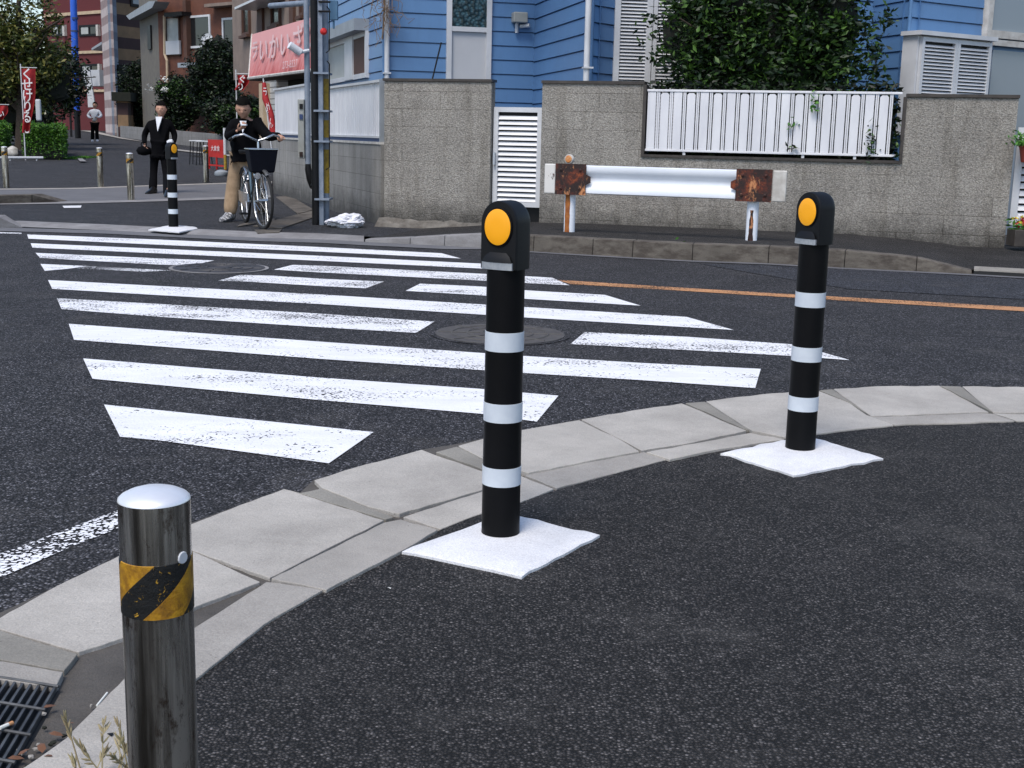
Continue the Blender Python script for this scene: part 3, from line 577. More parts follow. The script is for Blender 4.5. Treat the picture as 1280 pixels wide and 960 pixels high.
# ================================================================== STREET WALLS
U = lambda x, y=190: WL.uz(x, y)[0]
uL = U(480, 190); ZA, ZB, ZC = WL.uz(550, 102)[1], WL.uz(740, 105)[1], WL.uz(1200, 122)[1]
CP = WL.P(uL, 0, 0); LE = W(342, 243, 0); LW = Fr(LE, CP)      # side wall frame: u runs from far end to corner
wa = thing('block_wall', 'square grey aggregate block wall section left of the white garden gate', 'wall', WL.P((uL + U(613)) / 2, -.1, 0))
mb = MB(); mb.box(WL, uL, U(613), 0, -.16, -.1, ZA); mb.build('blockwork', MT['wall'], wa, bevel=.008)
mb = MB(); mb.box(WL, uL - .012, U(614), .018, -.18, ZA + .002, ZA + .032); mb.build('coping', MT['brown_trim'], wa)
fz = WL.uz(520, 274)[1]; mb = MB(); rr = random.Random(5)
N = 14; ub_ = U(622, 280); top = [(uL - .06 + (ub_ - uL) * i / N, .005 + rr.uniform(-.01, .01), fz + rr.uniform(-.02, .012)) for i in range(N + 1)]
bot = [(u, .17 * (1 - i / N) ** .6 + rr.uniform(0, .03), .0) for i, (u, _, _) in enumerate(top)]
mb.add([WL.P(u, d, z) for u, d, z in top] + [WL.P(u, d, z) for u, d, z in bot], [(i, i + 1, i + N + 2, i + N + 1) for i in range(N)]); mb.build('rough_footing', MT['foot'], wa)
uo0, uo1 = U(803, 150), U(1131, 160); zs = (WL.uz(803, 194)[1] + WL.uz(1130, 207)[1]) / 2; ue = U(1266, 200); ug = U(676)
zb2 = ZB + (ZC - ZB) * .15
wb = thing('block_wall', 'long grey aggregate block wall with a fenced opening behind the guardrail', 'wall', WL.P((ug + ue) / 2, -.1, 0))
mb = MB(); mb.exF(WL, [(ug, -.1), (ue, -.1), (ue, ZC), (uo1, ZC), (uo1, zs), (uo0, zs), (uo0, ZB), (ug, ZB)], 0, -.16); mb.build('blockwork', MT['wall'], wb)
mb = MB(); mb.box(WL, ug - .01, uo0 + .01, .018, -.18, ZB + .002, ZB + .034); mb.box(WL, uo1 - .01, ue + .01, .018, -.18, ZC + .002, ZC + .034); mb.build('coping', MT['brown_trim'], wb)
mb = MB(); mb.box(WL, uo0 + .001, uo0 + .035, .02, -.15, zs + .03, ZB); mb.box(WL, uo1 - .035, uo1 - .001, .02, -.15, zs + .03, ZC); mb.box(WL, uo0 + .001, uo1 - .001, .02, -.15, zs + .002, zs + .03); mb.build('opening_frame', MT['brown_trim'], wb)
# slatted fence in the opening
fe = thing('slatted_fence', 'white vertical slatted fence panel set in the opening of the long wall', 'fence', WL.P((uo0 + uo1) / 2, -.05, zs + .03))
Ff = WL.off(-.02); a0 = uo0 + .04; a1 = uo1 - .05; zf0, zf1 = (Ff.uz(900, 190)[1] + Ff.uz(1100, 197)[1]) / 2, (Ff.uz(820, 109)[1] + Ff.uz(1110, 119)[1]) / 2
mb = MB(); mb.box(WL, a0, a1, .0, -.04, zf1 - .02, zf1 + .005); mb.build('top_rail', MT['fence_white'], fe, bevel=.004); mb = MB(); mb.box(WL, a0, a1, .0, -.04, zf0, zf0 + .025); mb.build('bottom_rail', MT['fence_white'], fe, bevel=.004)
mb = MB(); pb = (a1 - a0) / 18.6; bw_ = pb * .62; k = 0
u = a0 + .01
while u + bw_ < a1:
    if k % 2:
        zt3 = zf1 - .03; q = [(u, zf0 + .027), (u + bw_, zf0 + .027), (u + bw_, zt3 - .02), (u + bw_ - .02, zt3), (u + .02, zt3), (u, zt3 - .02)]
    else: q = [(u, zf0 + .027), (u + bw_, zf0 + .027), (u + bw_, zf1 - .022), (u, zf1 - .022)]
    mb.exF(WL, q, -.008, -.022)
    g = pb - bw_
    for j in (1, 2): uu = u + bw_ + g * j / 3; mb.box(WL, uu - g * .13, uu + g * .13, -.008, -.02, zf0 + .026, zf1 - .021)
    if k < 2:
        for q_ in range(40):
            zq = zf0 + .03 + q_ * (zf1 - zf0 - .06) / 40; mb.box(WL, u + bw_ + .001, u + pb - .001, -.024, -.03, zq, zq + .008)
    u += pb; k += 1
mb.build('slats', MT['fence_white'], fe)
for uu in (a0 + .42, a0 + 1.7, a1 - .45): mb = MB(); mb.box(WL, uu, uu + .03, -.01, -.03, zs + .032, zf0); mb.build('foot', MT['white_metal'], fe)
# garden gate
gt = thing('garden_gate', 'narrow white louvred garden gate between two sections of block wall', 'gate', WL.P((U(613) + ug) / 2, -.1, .1))
g0, g1 = U(613) + .012, ug - .012; zg1 = WL.uz(645, 134, -.05)[1]; zg0 = WL.uz(655, 259, -.05)[1]
louvre(WL, g0, g1, zg0, zg1, gt, .058, .055, -.11, name='gate_leaf'); mb = MB(); mb.box(WL, g0 + .012, g0 + .035, -.062, -.02, (zg0 + zg1) / 2 - .09, (zg0 + zg1) / 2 + .05); mb.build('handle', MT['silver'], gt); mb = MB(); mb.box(WL, U(613) + .005, ug - .005, -.13, -.17, .09, zg0 + .05); mb.build('gap_shade_board', MT['black_m'], gt)  # black board added to stand in for the shade under the gate leaf
mb = MB(); mb.box(WL, U(613) + .005, ug - .005, -.0, -.5, -.05, .10); mb.build('door_step', MT['iron'], label='dark step under the white garden gate', cat='step')
# right-hand gate and pots
g2 = thing('garden_gate', 'white louvred gate at the right end of the block wall beside the flowers', 'gate', WL.P(ue + .5, -.1, .1))
louvre(WL, ue + .03, ue + 1.0, WL.uz(1275, 300)[1] + .15, WL.uz(1270, 159)[1], g2, .075, .07, -.1, name='gate_leaf')
def pot(name, loc, r, h, m, label, flowers, parentless=True, square=False):
    t = thing(name, label, 'flower pot', loc); mb = MB()
    if square: mb.wbox(loc.x - r * 1.6, loc.x + r * 1.6, loc.y - r, loc.y + r, loc.z, loc.z + h)
    else: mb.lathe(loc, [(r * .7, 0), (r, h * .9), (r * 1.08, h * .9), (r * 1.08, h), (r * .9, h), (r * .9, h * .85)], 20)
    mb.build('pot', m, t, smooth=40, bevel=.004); rr = random.Random(int(r * 1000))
    c = loc + Vector((0, 0, h)); k = 220; pts = np.array([[c.x + rr.gauss(0, r * .8), c.y + rr.gauss(0, r * .5), c.z + abs(rr.gauss(0, h * .35))] for _ in range(k)])
    leafcloud('foliage', pts, .03, MT['grass'], t)
    if flowers:
        for m2, n_ in ((MT['petal_r'], 26), (MT['petal_y'], 10)):
            pts = np.array([[c.x + rr.gauss(0, r * .8), c.y - r * .4 + rr.gauss(0, r * .3), c.z + rr.uniform(h * .2, h * .8)] for _ in range(n_ * 3)]); leafcloud('flowers', pts, .028, m2, t)
    return t
def leafcloud(name, c, size, m, parent=None, flat_=.0, var=.35, **tg):
    n = len(c); a = RNG.normal(size=(n, 3)); a[:, 2] *= .6; a /= np.linalg.norm(a, axis=1)[:, None]
    b = RNG.normal(size=(n, 3)); b[:, 2] += flat_; b -= (b * a).sum(1)[:, None] * a; b /= np.linalg.norm(b, axis=1)[:, None]
    s = size * (1 + RNG.uniform(-var, var, n))[:, None]; nn = np.cross(a, b)
    v = np.stack([c - a * s, c + b * s * .42 + nn * s * .12, c + a * s, c - b * s * .42 + nn * s * .12], 1).reshape(-1, 3)
    f = np.arange(4 * n).reshape(n, 4); f = np.concatenate([f[:, [0, 1, 2]], f[:, [0, 2, 3]]])
    return raw(name, v, f, m, parent, **tg)
pot('flower_planter', WL.P(WL.uz(1276, 300)[0] + .05, .12, WL.uz(1270, 306)[1]), .11, .17, MT['brown_trim'], 'dark planter of red and yellow flowers at the foot of the right gate', True, square=True)
pot('flower_pot', WL.P(WL.uz(1284, 200)[0], .1, WL.uz(1284, 203)[1]), .10, .17, MT['terracotta'], 'round red pot hanging on the louvred gate at the right edge', False)

# side wall running back from the corner, with its own fences
ws = thing('side_wall', 'plain stained concrete wall running back from the corner behind the pole', 'wall', LW.P(LW.L / 2, -.1, 0))
ztc = LW.uz(460, 181)[1]; ztf = LW.uz(350, 173)[1]; zw = (ztc + ztf) / 2
mb = MB(); mb.box(LW, 0, LW.L - .16, 0, -.15, -.1, zw); mb.build('wall', MT['wall_side'], ws)
mb = MB(); mb.box(LW, 0, LW.L - .16, .012, -.16, zw + .002, zw + .03); mb.build('coping', MT['white_dirty'], ws)
for i, (xa, xb) in enumerate(((340, 386), (386, 474))):
    ua, ub = LW.uz(xa, 140)[0], LW.uz(xb, 140)[0]; ub = min(ub, LW.L - .2); ua = max(ua, .02) + .02
    ft = thing('sheet_fence', ('white ribbed sheet fence on the side wall, far section left of the pole', 'white ribbed sheet fence on the side wall, near section right of the pole')[i], 'fence', LW.P((ua + ub) / 2, -.05, zw + .03))
    zt4 = LW.uz(xb - 6, 103 if i else 107)[1]; zb4 = zw + (.10 if i else .10)
    mb = MB(); u = ua; pr = []
    while u < ub - .1: pr += [(u, 0), (u + .085, 0), (u + .090, -.03), (u + .102, -.03)]; u += .107
    pr = [(a, b - .04) for a, b in pr]; n = len(pr)
    mb.add([LW.P(a, d, zb4) for a, d in pr] + [LW.P(a, d, zt4) for a, d in pr] , [(i_, i_ + 1, i_ + 1 + n, i_ + n) for i_ in range(n - 1)]); mb.build('ribbed_sheet', MT['fence_white'], ft)
    mb = MB(); mb.box(LW, ua - .01, ub, -.01, -.07, zt4, zt4 + .03); mb.build('top_rail', MT['white_metal'], ft)
    mb = MB(); mb.box(LW, ua - .01, ub, -.012, -.07, zb4 - .025, zb4); mb.build('bottom_rail', MT['white_metal'], ft)
    mb = MB(); mb.box(LW, ub + .002, ub + .05, .0, -.08, zw + .032, zt4 + .03); mb.build('post', MT['roofgrey'], ft)
    mb = MB(); mb.box(LW, ua - .01, ub, -.03, -.06, zw + .032, zb4 - .027); mb.build('base_board', MT['blue_dark'], ft)
t = MB(); a = D(535, 99, 15.2); t.tube([a + Vector((-.02, 0, -.3)), D(551.5, 53, 15.25)], .010, 6); t.build('dark_rod', MT['black_m'], label='thin dark rod leaning up above the left wall section', cat='rod')

# ================================================================== GUARDRAIL
pa, pb_ = W(712, 292, .14), W(941, 303, .14); GR = Fr(pa, pb_); gr = thing('guardrail', 'short white guardrail with rusty brown joint plates on the kerb', 'guardrail', GR.P(GR.L / 2, 0, .1))
zt5 = (GR.uz(733, 206, .06)[1] + GR.uz(925, 213, .06)[1]) / 2; zb5 = (GR.uz(733, 242, .06)[1] + GR.uz(920, 250, .06)[1]) / 2
Hh = zt5 - zb5; zm = (zt5 + zb5) / 2
def wprof(s=1.): return [(.06 * s, -.5), (.085 * s, -.47), (.09 * s, -.33), (.07 * s, -.2), (.045 * s, -.10), (.045 * s, .10), (.07 * s, .2), (.09 * s, .33), (.085 * s, .47), (.06 * s, .5)]
def wbeam(u0, u1, off=0., hs=1.):
    pr = wprof(); n = len(pr); mb = MB(); vs = []
    for o in (off, off - .005):
        for u in (u0, u1): vs += [GR.P(u, d + o, zm + k * Hh * hs) for d, k in pr]
    fs = [(i, i + 1, i + 1 + n, i + n) for i in range(n - 1)] + [(2 * n + i, 3 * n + i, 3 * n + i + 1, 2 * n + i + 1) for i in range(n - 1)] + [(0, n, 3 * n, 2 * n), (n - 1, 3 * n - 1, 4 * n - 1, 2 * n - 1)]
    return mb.add(vs, fs)
ux = lambda x, y: GR.uz(x, y, .08)[0]
wbeam(ux(729, 225), ux(930, 232)).build('rail_beam', MT['rail'], gr, smooth=50)
for (xa, xb, xw) in ((695, 733, 681), (920, 965, 983)):
    y = 225 if xa < 800 else 235
    u0, u1 = ux(xa, y), ux(xb, y); mb = MB(); c = .02; zc = Hh * .54
    mb.exF(GR, [(u0, zm - zc), (u1, zm - zc), (u1, zm - zc * .35), (u1 + (.05 if xa < 800 else 0), zm - .03), (u1 + (.05 if xa < 800 else 0), zm + .03), (u1, zm + zc * .35), (u1, zm + zc), (u0, zm + zc), (u0, zm + zc * .35), (u0 - (.05 if xa > 800 else 0), zm + .03), (u0 - (.05 if xa > 800 else 0), zm - .03), (u0, zm - zc * .35)], .096, .104)
    jp = mb.build('joint_plate', MT['rust'], gr)
    for uu in (u0 + .06, u1 - .06):
        for zz_ in (zm - Hh * .32, zm + Hh * .33): mb = MB(); mb.lathe(GR.P(uu, .104, zz_), [(.016, 0), (.016, .008), (.006, .012)], 8, GR.n); mb.build('bolt', MT['rust'], jp)
    uw0, uw1 = (ux(xw, y), u0 - .004) if xa < 800 else (u1 + .004, ux(xw, y))
    mb = MB(); mb.exF(GR, [(uw0, zm - Hh * .52), (uw1, zm - Hh * .52), (uw1, zm + Hh * .52), (uw0, zm + Hh * .52)], .07, .10); mb.build('end_wing', MT['rust_part'] if xa < 800 else MT['white_dirty'], gr, bevel=.01)
for i, (x, y) in enumerate(((712, 270), (940, 280))):
    u = GR.uz(x, y)[0]; mb = MB(); mb.lathe(GR.P(u, -.0, .05), [(.057, 0), (.057, zm + Hh * .3 - .05), (.02, zm + Hh * .35 - .05)], 32); po = mb.build('post', MT['rail'], gr, smooth=40)
    # rust run down the front of the post
    mb = MB(); rr = random.Random(i); vs = []
    for k in range(14):
        z = .13 + (zb5 - .13) * k / 13; wd = (.022 + .008 * rr.random()) if i == 0 else (.020 * (1 - k / 20) + .008 * rr.random())
        off_ = -.01 if i == 0 else .0
        for sgn in (-1, -.5, 0, .5, 1):
            an = (off_ + sgn * wd) / .057; vs.append(GR.P(u + .0605 * math.sin(an), .0605 * math.cos(an), z))
    kmax = 13 if i == 0 else 10
    mb.add(vs, [(5 * k + j, 5 * k + j + 1, 5 * k + j + 6, 5 * k + j + 5) for k in range(kmax) for j in range(4)]); mb.build('rust_run', MT['rust'] if i else mat('orange_rust', (.42, .15, .03), (.25, .07, .015), 18, .8), po)
u, z = GR.uz(712, 199, .05); mb = MB(); mb.tube([GR.P(u, .05, zt5), GR.P(u, .05, z - .04)], .012, 8); mb.build('reflector_stem', MT['rust'], gr, smooth=40)
mb = MB(); ax = (Vector((0, 0, HC)) - GR.P(u, .05, z)).normalized() + Vector((-.5, 0, 0)); mb.lathe(GR.P(u, .05, z) - ax.normalized() * .02, [(.046, 0), (.05, .01), (.05, .035), (.044, .045)], 20, ax); rf = mb.build('reflector_case', MT['white_dirty'], gr, smooth=40)
mb = MB(); mb.lathe(GR.P(u, .05, z) + ax.normalized() * .026, [(.038, 0), (.03, .008)], 20, ax); mb.build('reflector_lens', mat('faded_orange', (.50, .16, .03), (.6, .3, .12), 50, .5), rf)

# ================================================================== BOLLARDS
def black_bollard():
    t = thing('reflective_bollard', None, 'bollard', (0, 0, 0), 'black rubber bollards with amber reflectors')
    r0, r1 = .0535, .0515; H0 = .747
    mb = MB(); mb.lathe((0, 0, 0), [(r0 + .002, .0), (r0, .01), (r1, H0)], 40); mb.build('post', MT['black'], t, smooth=40)
    for zc in (.175, .355, .55):
        rr_ = r0 + (r1 - r0) * zc / H0 + .0012; mb = MB(); mb.lathe((0, 0, 0), [(rr_ - .001, zc - .026), (rr_, zc - .0258), (rr_, zc + .0258), (rr_ - .001, zc + .026)], 40); mb.build('reflective_band', MT['band'], t, smooth=40)
    # head: arch extruded along the facing direction (-Y), soft edges
    w2, zb, zt_ = .056, .745, .926; arc = [(w2, zb)] + [(w2 * math.cos(a), zt_ - w2 * 1.06 + w2 * 1.06 * math.sin(a)) for a in [math.pi * k / 20 for k in range(21)]] + [(-w2, zb)]
    n = len(arc); secs = [(-.042, .955), (-.039, .985), (-.033, 1.), (.018, 1.), (.030, .97), (.038, .90), (.042, .80)]; zc = (zb + zt_) / 2; vs = []
    for y, s in secs: vs += [(x * s, y, zc + (z - zc) * (1 - (1 - s) * .45)) for x, z in arc]
    fs = [(j * n + i, j * n + (i + 1) % n, (j + 1) * n + (i + 1) % n, (j + 1) * n + i) for j in range(len(secs) - 1) for i in range(n)] + [tuple(range(n)), tuple(range((len(secs) - 1) * n + n - 1, (len(secs) - 1) * n - 1, -1))]
    hd = MB().add(vs, fs).build('head', MT['black_m'], t, smooth=35)
    mb = MB(); mb.lathe((0, -.0425, .857), [(.0525, 0), (.0525, .003), (.050, .004)], 48, (0, -1, 0)); mb.v = [Vector((v.x * .84, v.y, v.z)) for v in mb.v]; mb.build('lens_rim', MT['black'], hd, smooth=40)
    mb = MB(); mb.lathe((0, -.0445, .857), [(.0475, 0), (.0475, .003), (.042, .0045), (.02, .0055)], 48, (0, -1, 0)); mb.v = [Vector((v.x * .84, v.y, v.z)) for v in mb.v]; mb.build('amber_lens', MT['amber'], hd, smooth=60)
    # hood over the silver label
    vs = []; m_ = 13; rows = [(0, .0), (.35, .55), (.7, .85), (1., 1.)]
    for tt, prd in rows:
        for k in range(m_):
            a = -1 + 2 * k / (m_ - 1); zz_ = .790 - .026 * tt + 0 * a; wdt = .046 * (.55 + .45 * math.sqrt(tt)) ; vs.append((a * wdt, -.0425 - .012 * prd * math.sqrt(max(0, 1 - a * a * .75)), zz_))
    hb = len(vs); vs += [(x, -.038, z) for x, y, z in vs]; F_ = [(j * m_ + i, j * m_ + i + 1, (j + 1) * m_ + i + 1, (j + 1) * m_ + i) for j in range(3) for i in range(m_ - 1)]
    F_ += [(3 * m_ + i, 3 * m_ + i + 1, hb + 3 * m_ + i + 1, hb + 3 * m_ + i) for i in range(m_ - 1)]
    MB().add(vs, F_).build('hood', MT['black_m'], hd, smooth=60)
    vs = [(.047 * a, -.0425 - .0108 * math.sqrt(max(0, 1 - a * a * .75)), z) for z in (.745, .764) for a in [-1 + 2 * k / 12 for k in range(13)]]; hb = len(vs); vs += [(x, -.038, z) for x, y, z in vs]
    F_ = [(i, i + 1, 14 + i, 13 + i) for i in range(12)] + [(i + hb, 13 + i + hb, 14 + i + hb, i + 1 + hb) for i in range(12)] + [(i, i + hb, i + 1 + hb, i + 1) for i in range(12)] + [(13 + i, 14 + i, 14 + i + hb, 13 + i + hb) for i in range(12)] + [(0, 13, 13 + hb, hb), (12, 12 + hb, 25 + hb, 25)]
    MB().add(vs, F_).build('silver_label', MT['silver'], hd)
    return t
bb = black_bollard()
BL = [(625.5, 667.5, .018, -31, 'tall black bollard with amber reflector on the nearest white mortar pad', [(501, 689), (634, 641), (749, 669), (652, 720)]),
      (1000, 561.5, .018, -55, 'black bollard with amber reflector at the right, before the guardrail', [(902, 566), (1010, 545), (1103, 573), (992, 594)]),
      (217, 284, .04, 57, 'small distant black bollard standing beyond the crossing near the man in black', [(185, 287), (215, 281), (245, 284), (247, 285.5), (224, 290)])]
BBS = [bb, copy_tree(bb), copy_tree(bb)]
for i, (x, y, z, rz, lab, pad) in enumerate(BL):
    t = BBS[i]; t.location = W(x, y, z); t.rotation_euler = (0, 0, R(rz)); t['label'] = lab
    # pad as a child, in local space
    q = []; rr = random.Random(i)
    for a, b in zip(pad, pad[1:] + pad[:1]):
        for k in range(9): f_ = k / 9; q.append((a[0] + (b[0] - a[0]) * f_ + rr.uniform(-1.8, 1.8) * (.2 if i == 2 else 1), a[1] + (b[1] - a[1]) * f_ + rr.uniform(-1.2, 1.2) * (.15 if i == 2 else 1)))
    P = [W(a, b, z + .002) for a, b in q]; M_ = Matrix.Rotation(-R(rz), 3, 'Z'); P = [M_ @ (p - t.location) for p in P]
    mb = MB(); c = sum(P, Vector()) / len(P); inn = [c + (p - c) * .94 + Vector((0, 0, .005)) for p in P]; n = len(P); bot = [p - Vector((0, 0, .012)) for p in P]
    mb.add(P + inn + bot, [(j, (j + 1) % n, n + (j + 1) % n, n + j) for j in range(n)] + [tuple(range(n, 2 * n))] + [(j, 2 * n + j, 2 * n + (j + 1) % n, (j + 1) % n) for j in range(n)])
    me = bpy.data.meshes.new('mortar_pad'); me.from_pydata([tuple(v) for v in mb.v], [], mb.f); me.materials.append(MT['pad']); me.shade_smooth(); me.set_sharp_from_angle(angle=R(50)); po = bpy.data.objects.new('mortar_pad', me); COL.objects.link(po); po.parent = t

def steel_bollard():
    t = thing('steel_bollard', None, 'bollard', (0, 0, 0), 'stainless steel bollards with hazard tape')
    r = .0425
    mb = MB(); mb.lathe((0, 0, 0), [(r, -.02), (r, .1), (r, .4), (r, .694)], 64); mb.build('tube', MT['steel'], t, smooth=40)
    mb = MB(); mb.lathe((0, 0, 0), [(r * 1.004, .6945), (r * .99, .697), (r * .92, .700), (r * .74, .704), (r * .45, .708), (.001, .7095)], 64); mb.build('cap', MT['steel_cap_sky_glare'], t, smooth=50)
    mb = MB(); mb.lathe((0, 0, 0), [(r, .556), (r + .0009, .5565), (r + .0009, .60), (r + .0009, .6235), (r, .624)], 64); mb.build('hazard_tape', MT['tape'], t, smooth=40)
    return t
sb = steel_bollard()
def near_loc():
    # stands so that its top centre projects to (192, 618)
    y = 1.44; p = D(192, 606, y); return Vector((p.x, p.y, p.z - .712))
SB = [(None, 'large weathered stainless bollard at the bottom left corner, nearest the camera', 1.), ((164, 250), 'steel bollard left of the man in black, on the paved strip', 1.25), ((126, 234), 'steel bollard standing farther back between the hedge and the man', 1.25), ((8, 234), 'steel bollard at the left edge in front of the hedge', 1.25), ((258, 226.5), 'steel bollard in front of the stacked stools and red board', 1.25)]
for i, (pxy, lab, sc) in enumerate(SB):
    t = sb if i == 0 else copy_tree(sb); t['label'] = lab
    t.location = near_loc() if i == 0 else W(*pxy, .034); t.scale = (sc, sc, 1); t.rotation_euler = (0, 0, R((0, 25, 70, 140, 230)[i]))
nb = sb.location.copy()
mb = MB(); c = nb + Vector((.0375, -.020, .628)); mb.lathe(c, [(.008, 0), (.007, .0015)], 12, Vector((.88, -.48, 0))); mb.build('sticker', MT['white_metal'], sb)

# ================================================================== DRAINS AND MANHOLES
def manhole(cx, cy, r, z, label, mm, ring):
    c = W(cx, cy, 0); t = thing('manhole_cover', label, 'manhole cover', c)
    mb = MB(); mb.lathe(c, [(r, .002), (r, z), (r * .93, z)], 40); mb.build('frame', ring, t)
    mb = MB(); mb.lathe(c, [(r * .925, z - .001), (r * .925, z + .003), (.02, z + .003)], 40)
    mb.build('lid', mm, t)
    mb = MB()
    for k in range(3): mb.torus(c + Vector((0, 0, z + .0035)), (0, 0, 1), r * (.25 + .22 * k), .006, 40, 6)
    for k in range(8): a = k * math.pi / 4; mb.tube([c + Vector((math.cos(a) * r * .28, math.sin(a) * r * .28, z + .003)), c + Vector((math.cos(a) * r * .88, math.sin(a) * r * .88, z + .003))], .006, 5)
    mb.build('relief', mm, t)
manhole(274, 335.5, .40, .006, 'round manhole cover with pale worn rings lying across the third stripe', MT['iron'], MT['kerbflush'])
manhole(625, 418, .40, .004, 'large dark manhole cover beside the nearest black bollard in the crossing', mat('dark_lid', (.06, .055, .055), (.085, .08, .075), 14, .75), MT['road'])
# grate bottom left
ga, gb, gc, gd = W(-60, 843, .012), W(75, 862, .012), W(42, 928, .012), W(-120, 930, .012)
e1 = (gb - ga); e2 = (gd - ga); gt_ = thing('drain_grate', 'steel bar drain grate in the gutter at the bottom left', 'drain grate', (ga + gc) / 2)
e1 = (W(75, 862, .012) - W(0, 850, .012)); e2 = (W(0, 960, .012) - W(75, 862, .012) + W(0, 850, .012) * 0) ; e2 = W(28, 945, .012) - W(75, 862, .012)
O = W(75, 862, .012) - e1 * 2.2
mb = MB(); mb.add([O + Vector((0, 0, -.003)), O + e1 * 2.2 + Vector((0, 0, -.003)), O + e1 * 2.2 + e2 * 1.5 + Vector((0, 0, -.003)), O + e2 * 1.5 + Vector((0, 0, -.003))], [(0, 1, 2, 3)]); mb.build('pit', MT['pit'], gt_)
mb = MB(); e2n = e2 * 1.5; nbar = 17
sk = W(0, 930, .012) - W(60, 873, .012)      # bars run down-left
for k in range(nbar):
    a = O + e1 * 2.2 * (k + .5) / nbar; b = a + e2n; s_v = e1.normalized() * .0028
    mb.prism([a - s_v + Vector((0, 0, .009)), a + s_v + Vector((0, 0, .009)), b + s_v + Vector((0, 0, .009)), b - s_v + Vector((0, 0, .009))], .012)
mb.build('bars', MT['grate'], gt_)
mb = MB()
for f_ in (.02, .27, .52, .77, .98): a = O + e2n * f_; mb.tube([a + Vector((0, 0, .010)), a + e1 * 2.2 + Vector((0, 0, .010))], .0035, 6)
mb.build('cross_rods', MT['grate'], gt_)
# slotted drain at right kerb
t = thing('slot_drain', 'slotted steel drain cover in the kerb line at the right edge', 'drain grate', W(1250, 341, .02))
q = [W(1217, 343.5, 0), W(1500, 359, 0)]; F_ = Fr(q[0], q[1])
mb = MB(); mb.box(F_, 0, F_.L, 0.0, -.30, -.02, .035); mb.build('pit', MT['pit'], t)
mb = MB()
for d in (-.01, -.09, -.17, -.25): mb.box(F_, .01, F_.L - .01, d, d - .035, .036, .052)
for uu in np.arange(0, F_.L - .1, .5): mb.box(F_, uu, uu + .04, .0, -.29, .034, .050)
mb.build('bars', MT['slab2'], t)

# ================================================================== PEOPLE
def skin_mesh(J, edges, root, sub=2):
    names = list(J); me = bpy.data.meshes.new('sk'); me.from_pydata([tuple(J[n][0]) for n in names], [(names.index(a), names.index(b)) for a, b in edges], [])
    ob = bpy.data.objects.new('sk', me); COL.objects.link(ob); md = ob.modifiers.new('s', 'SKIN'); md.use_smooth_shade = True
    for i, n in enumerate(names):
        r = J[n][1]; me.skin_vertices[0].data[i].radius = r if isinstance(r, tuple) else (r, r); me.skin_vertices[0].data[i].use_root = (n == root)
    if sub == 2:
        sm = ob.modifiers.new('u0', 'SUBSURF'); sm.levels = 1; sm.render_levels = 1; sm = ob.modifiers.new('sm', 'SMOOTH'); sm.factor = .5; sm.iterations = 1; sub = 1
    ss = ob.modifiers.new('u', 'SUBSURF'); ss.levels = sub; ss.render_levels = sub
    dg = bpy.context.evaluated_depsgraph_get(); m2 = bpy.data.meshes.new_from_object(ob.evaluated_get(dg))
    v = [x.co.copy() for x in m2.vertices]; f = [tuple(p.vertices) for p in m2.polygons]
    bpy.data.objects.remove(ob); bpy.data.meshes.remove(me); bpy.data.meshes.remove(m2); return v, f
def head_mesh(c, f, h=.115, tilt=0.):
    """head with brow, sockets, nose, mouth, chin and ears. c centre, f facing (unit, horizontal), h half height"""
    f = Vector(f).normalized(); f = (f * math.cos(tilt) - Vector((0, 0, 1)) * math.sin(tilt)).normalized(); sd_ = f.cross(Vector((0, 0, 1))).normalized(); u = sd_.cross(f)
    n, m_ = 28, 36; vs = []; g = lambda x, s: math.exp(-(x / s) ** 2)
    for i in range(n + 1):
        th = math.pi * i / n; z = math.cos(th); r0 = math.sin(th)
        for k in range(m_):
            ph = 2 * math.pi * k / m_; x = math.sin(ph) * r0; y = math.cos(ph) * r0      # y forward
            wx = .74 * (1 - .22 * max(0, -z) ** 1.5); wy = .86
            X, Y, Zz = x * wx, y * wy, z
            if y > 0:
                Y += .20 * g(X, .10) * g(Zz + .14, .16) * y + .07 * g(X, .25) * g(Zz + .48, .09) * y + .06 * g(X, .5) * g(Zz - .14, .10) * y
                Y -= .10 * (g(X - .28, .14) + g(X + .28, .14)) * g(Zz - .02, .10) * y - .07 * g(X, .22) * g(Zz + .82, .15)
            e = g(Zz + .06, .17) * g(Y + .02, .13); X += math.copysign(.13 * e, X) if abs(X) > .5 else 0
            vs.append(c + (sd_ * X + f * Y + u * Zz) * h)
    fs = [(i * m_ + k, i * m_ + (k + 1) % m_, (i + 1) * m_ + (k + 1) % m_, (i + 1) * m_ + k) for i in range(n) for k in range(m_)]
    return vs, fs, (sd_, f, u)
def hair_mesh(c, ax, h, s=1.10, low=-.45, front=.5):
    sd_, f, u = ax; n, m_ = 16, 36; vs = []; rr = random.Random(11)
    for i in range(n + 1):
        for k in range(m_):
            ph = 2 * math.pi * k / m_; cy = math.cos(ph); lim = math.acos(max(-1, min(1, front if cy > .35 else (low if cy < -.1 else low + (front - low) * (cy + .1) / .45))))
            th = lim * i / n; z = math.cos(th); r0 = math.sin(th); j = 1 + rr.uniform(-.03, .05)
            vs.append(c + (sd_ * (math.sin(ph) * r0 * .76 * s * j) + f * (cy * r0 * .88 * s * j) + u * (z * s * j)) * h)
    fs = [(i * m_ + k, i * m_ + (k + 1) % m_, (i + 1) * m_ + (k + 1) % m_, (i + 1) * m_ + k) for i in range(n) for k in range(m_)]
    # inner shell closes the hair
    b = len(vs); vs += [c + (v - c) * .90 for v in vs]; fs += [tuple(b + q for q in reversed(f_)) for f_ in fs[:]]; return vs, fs
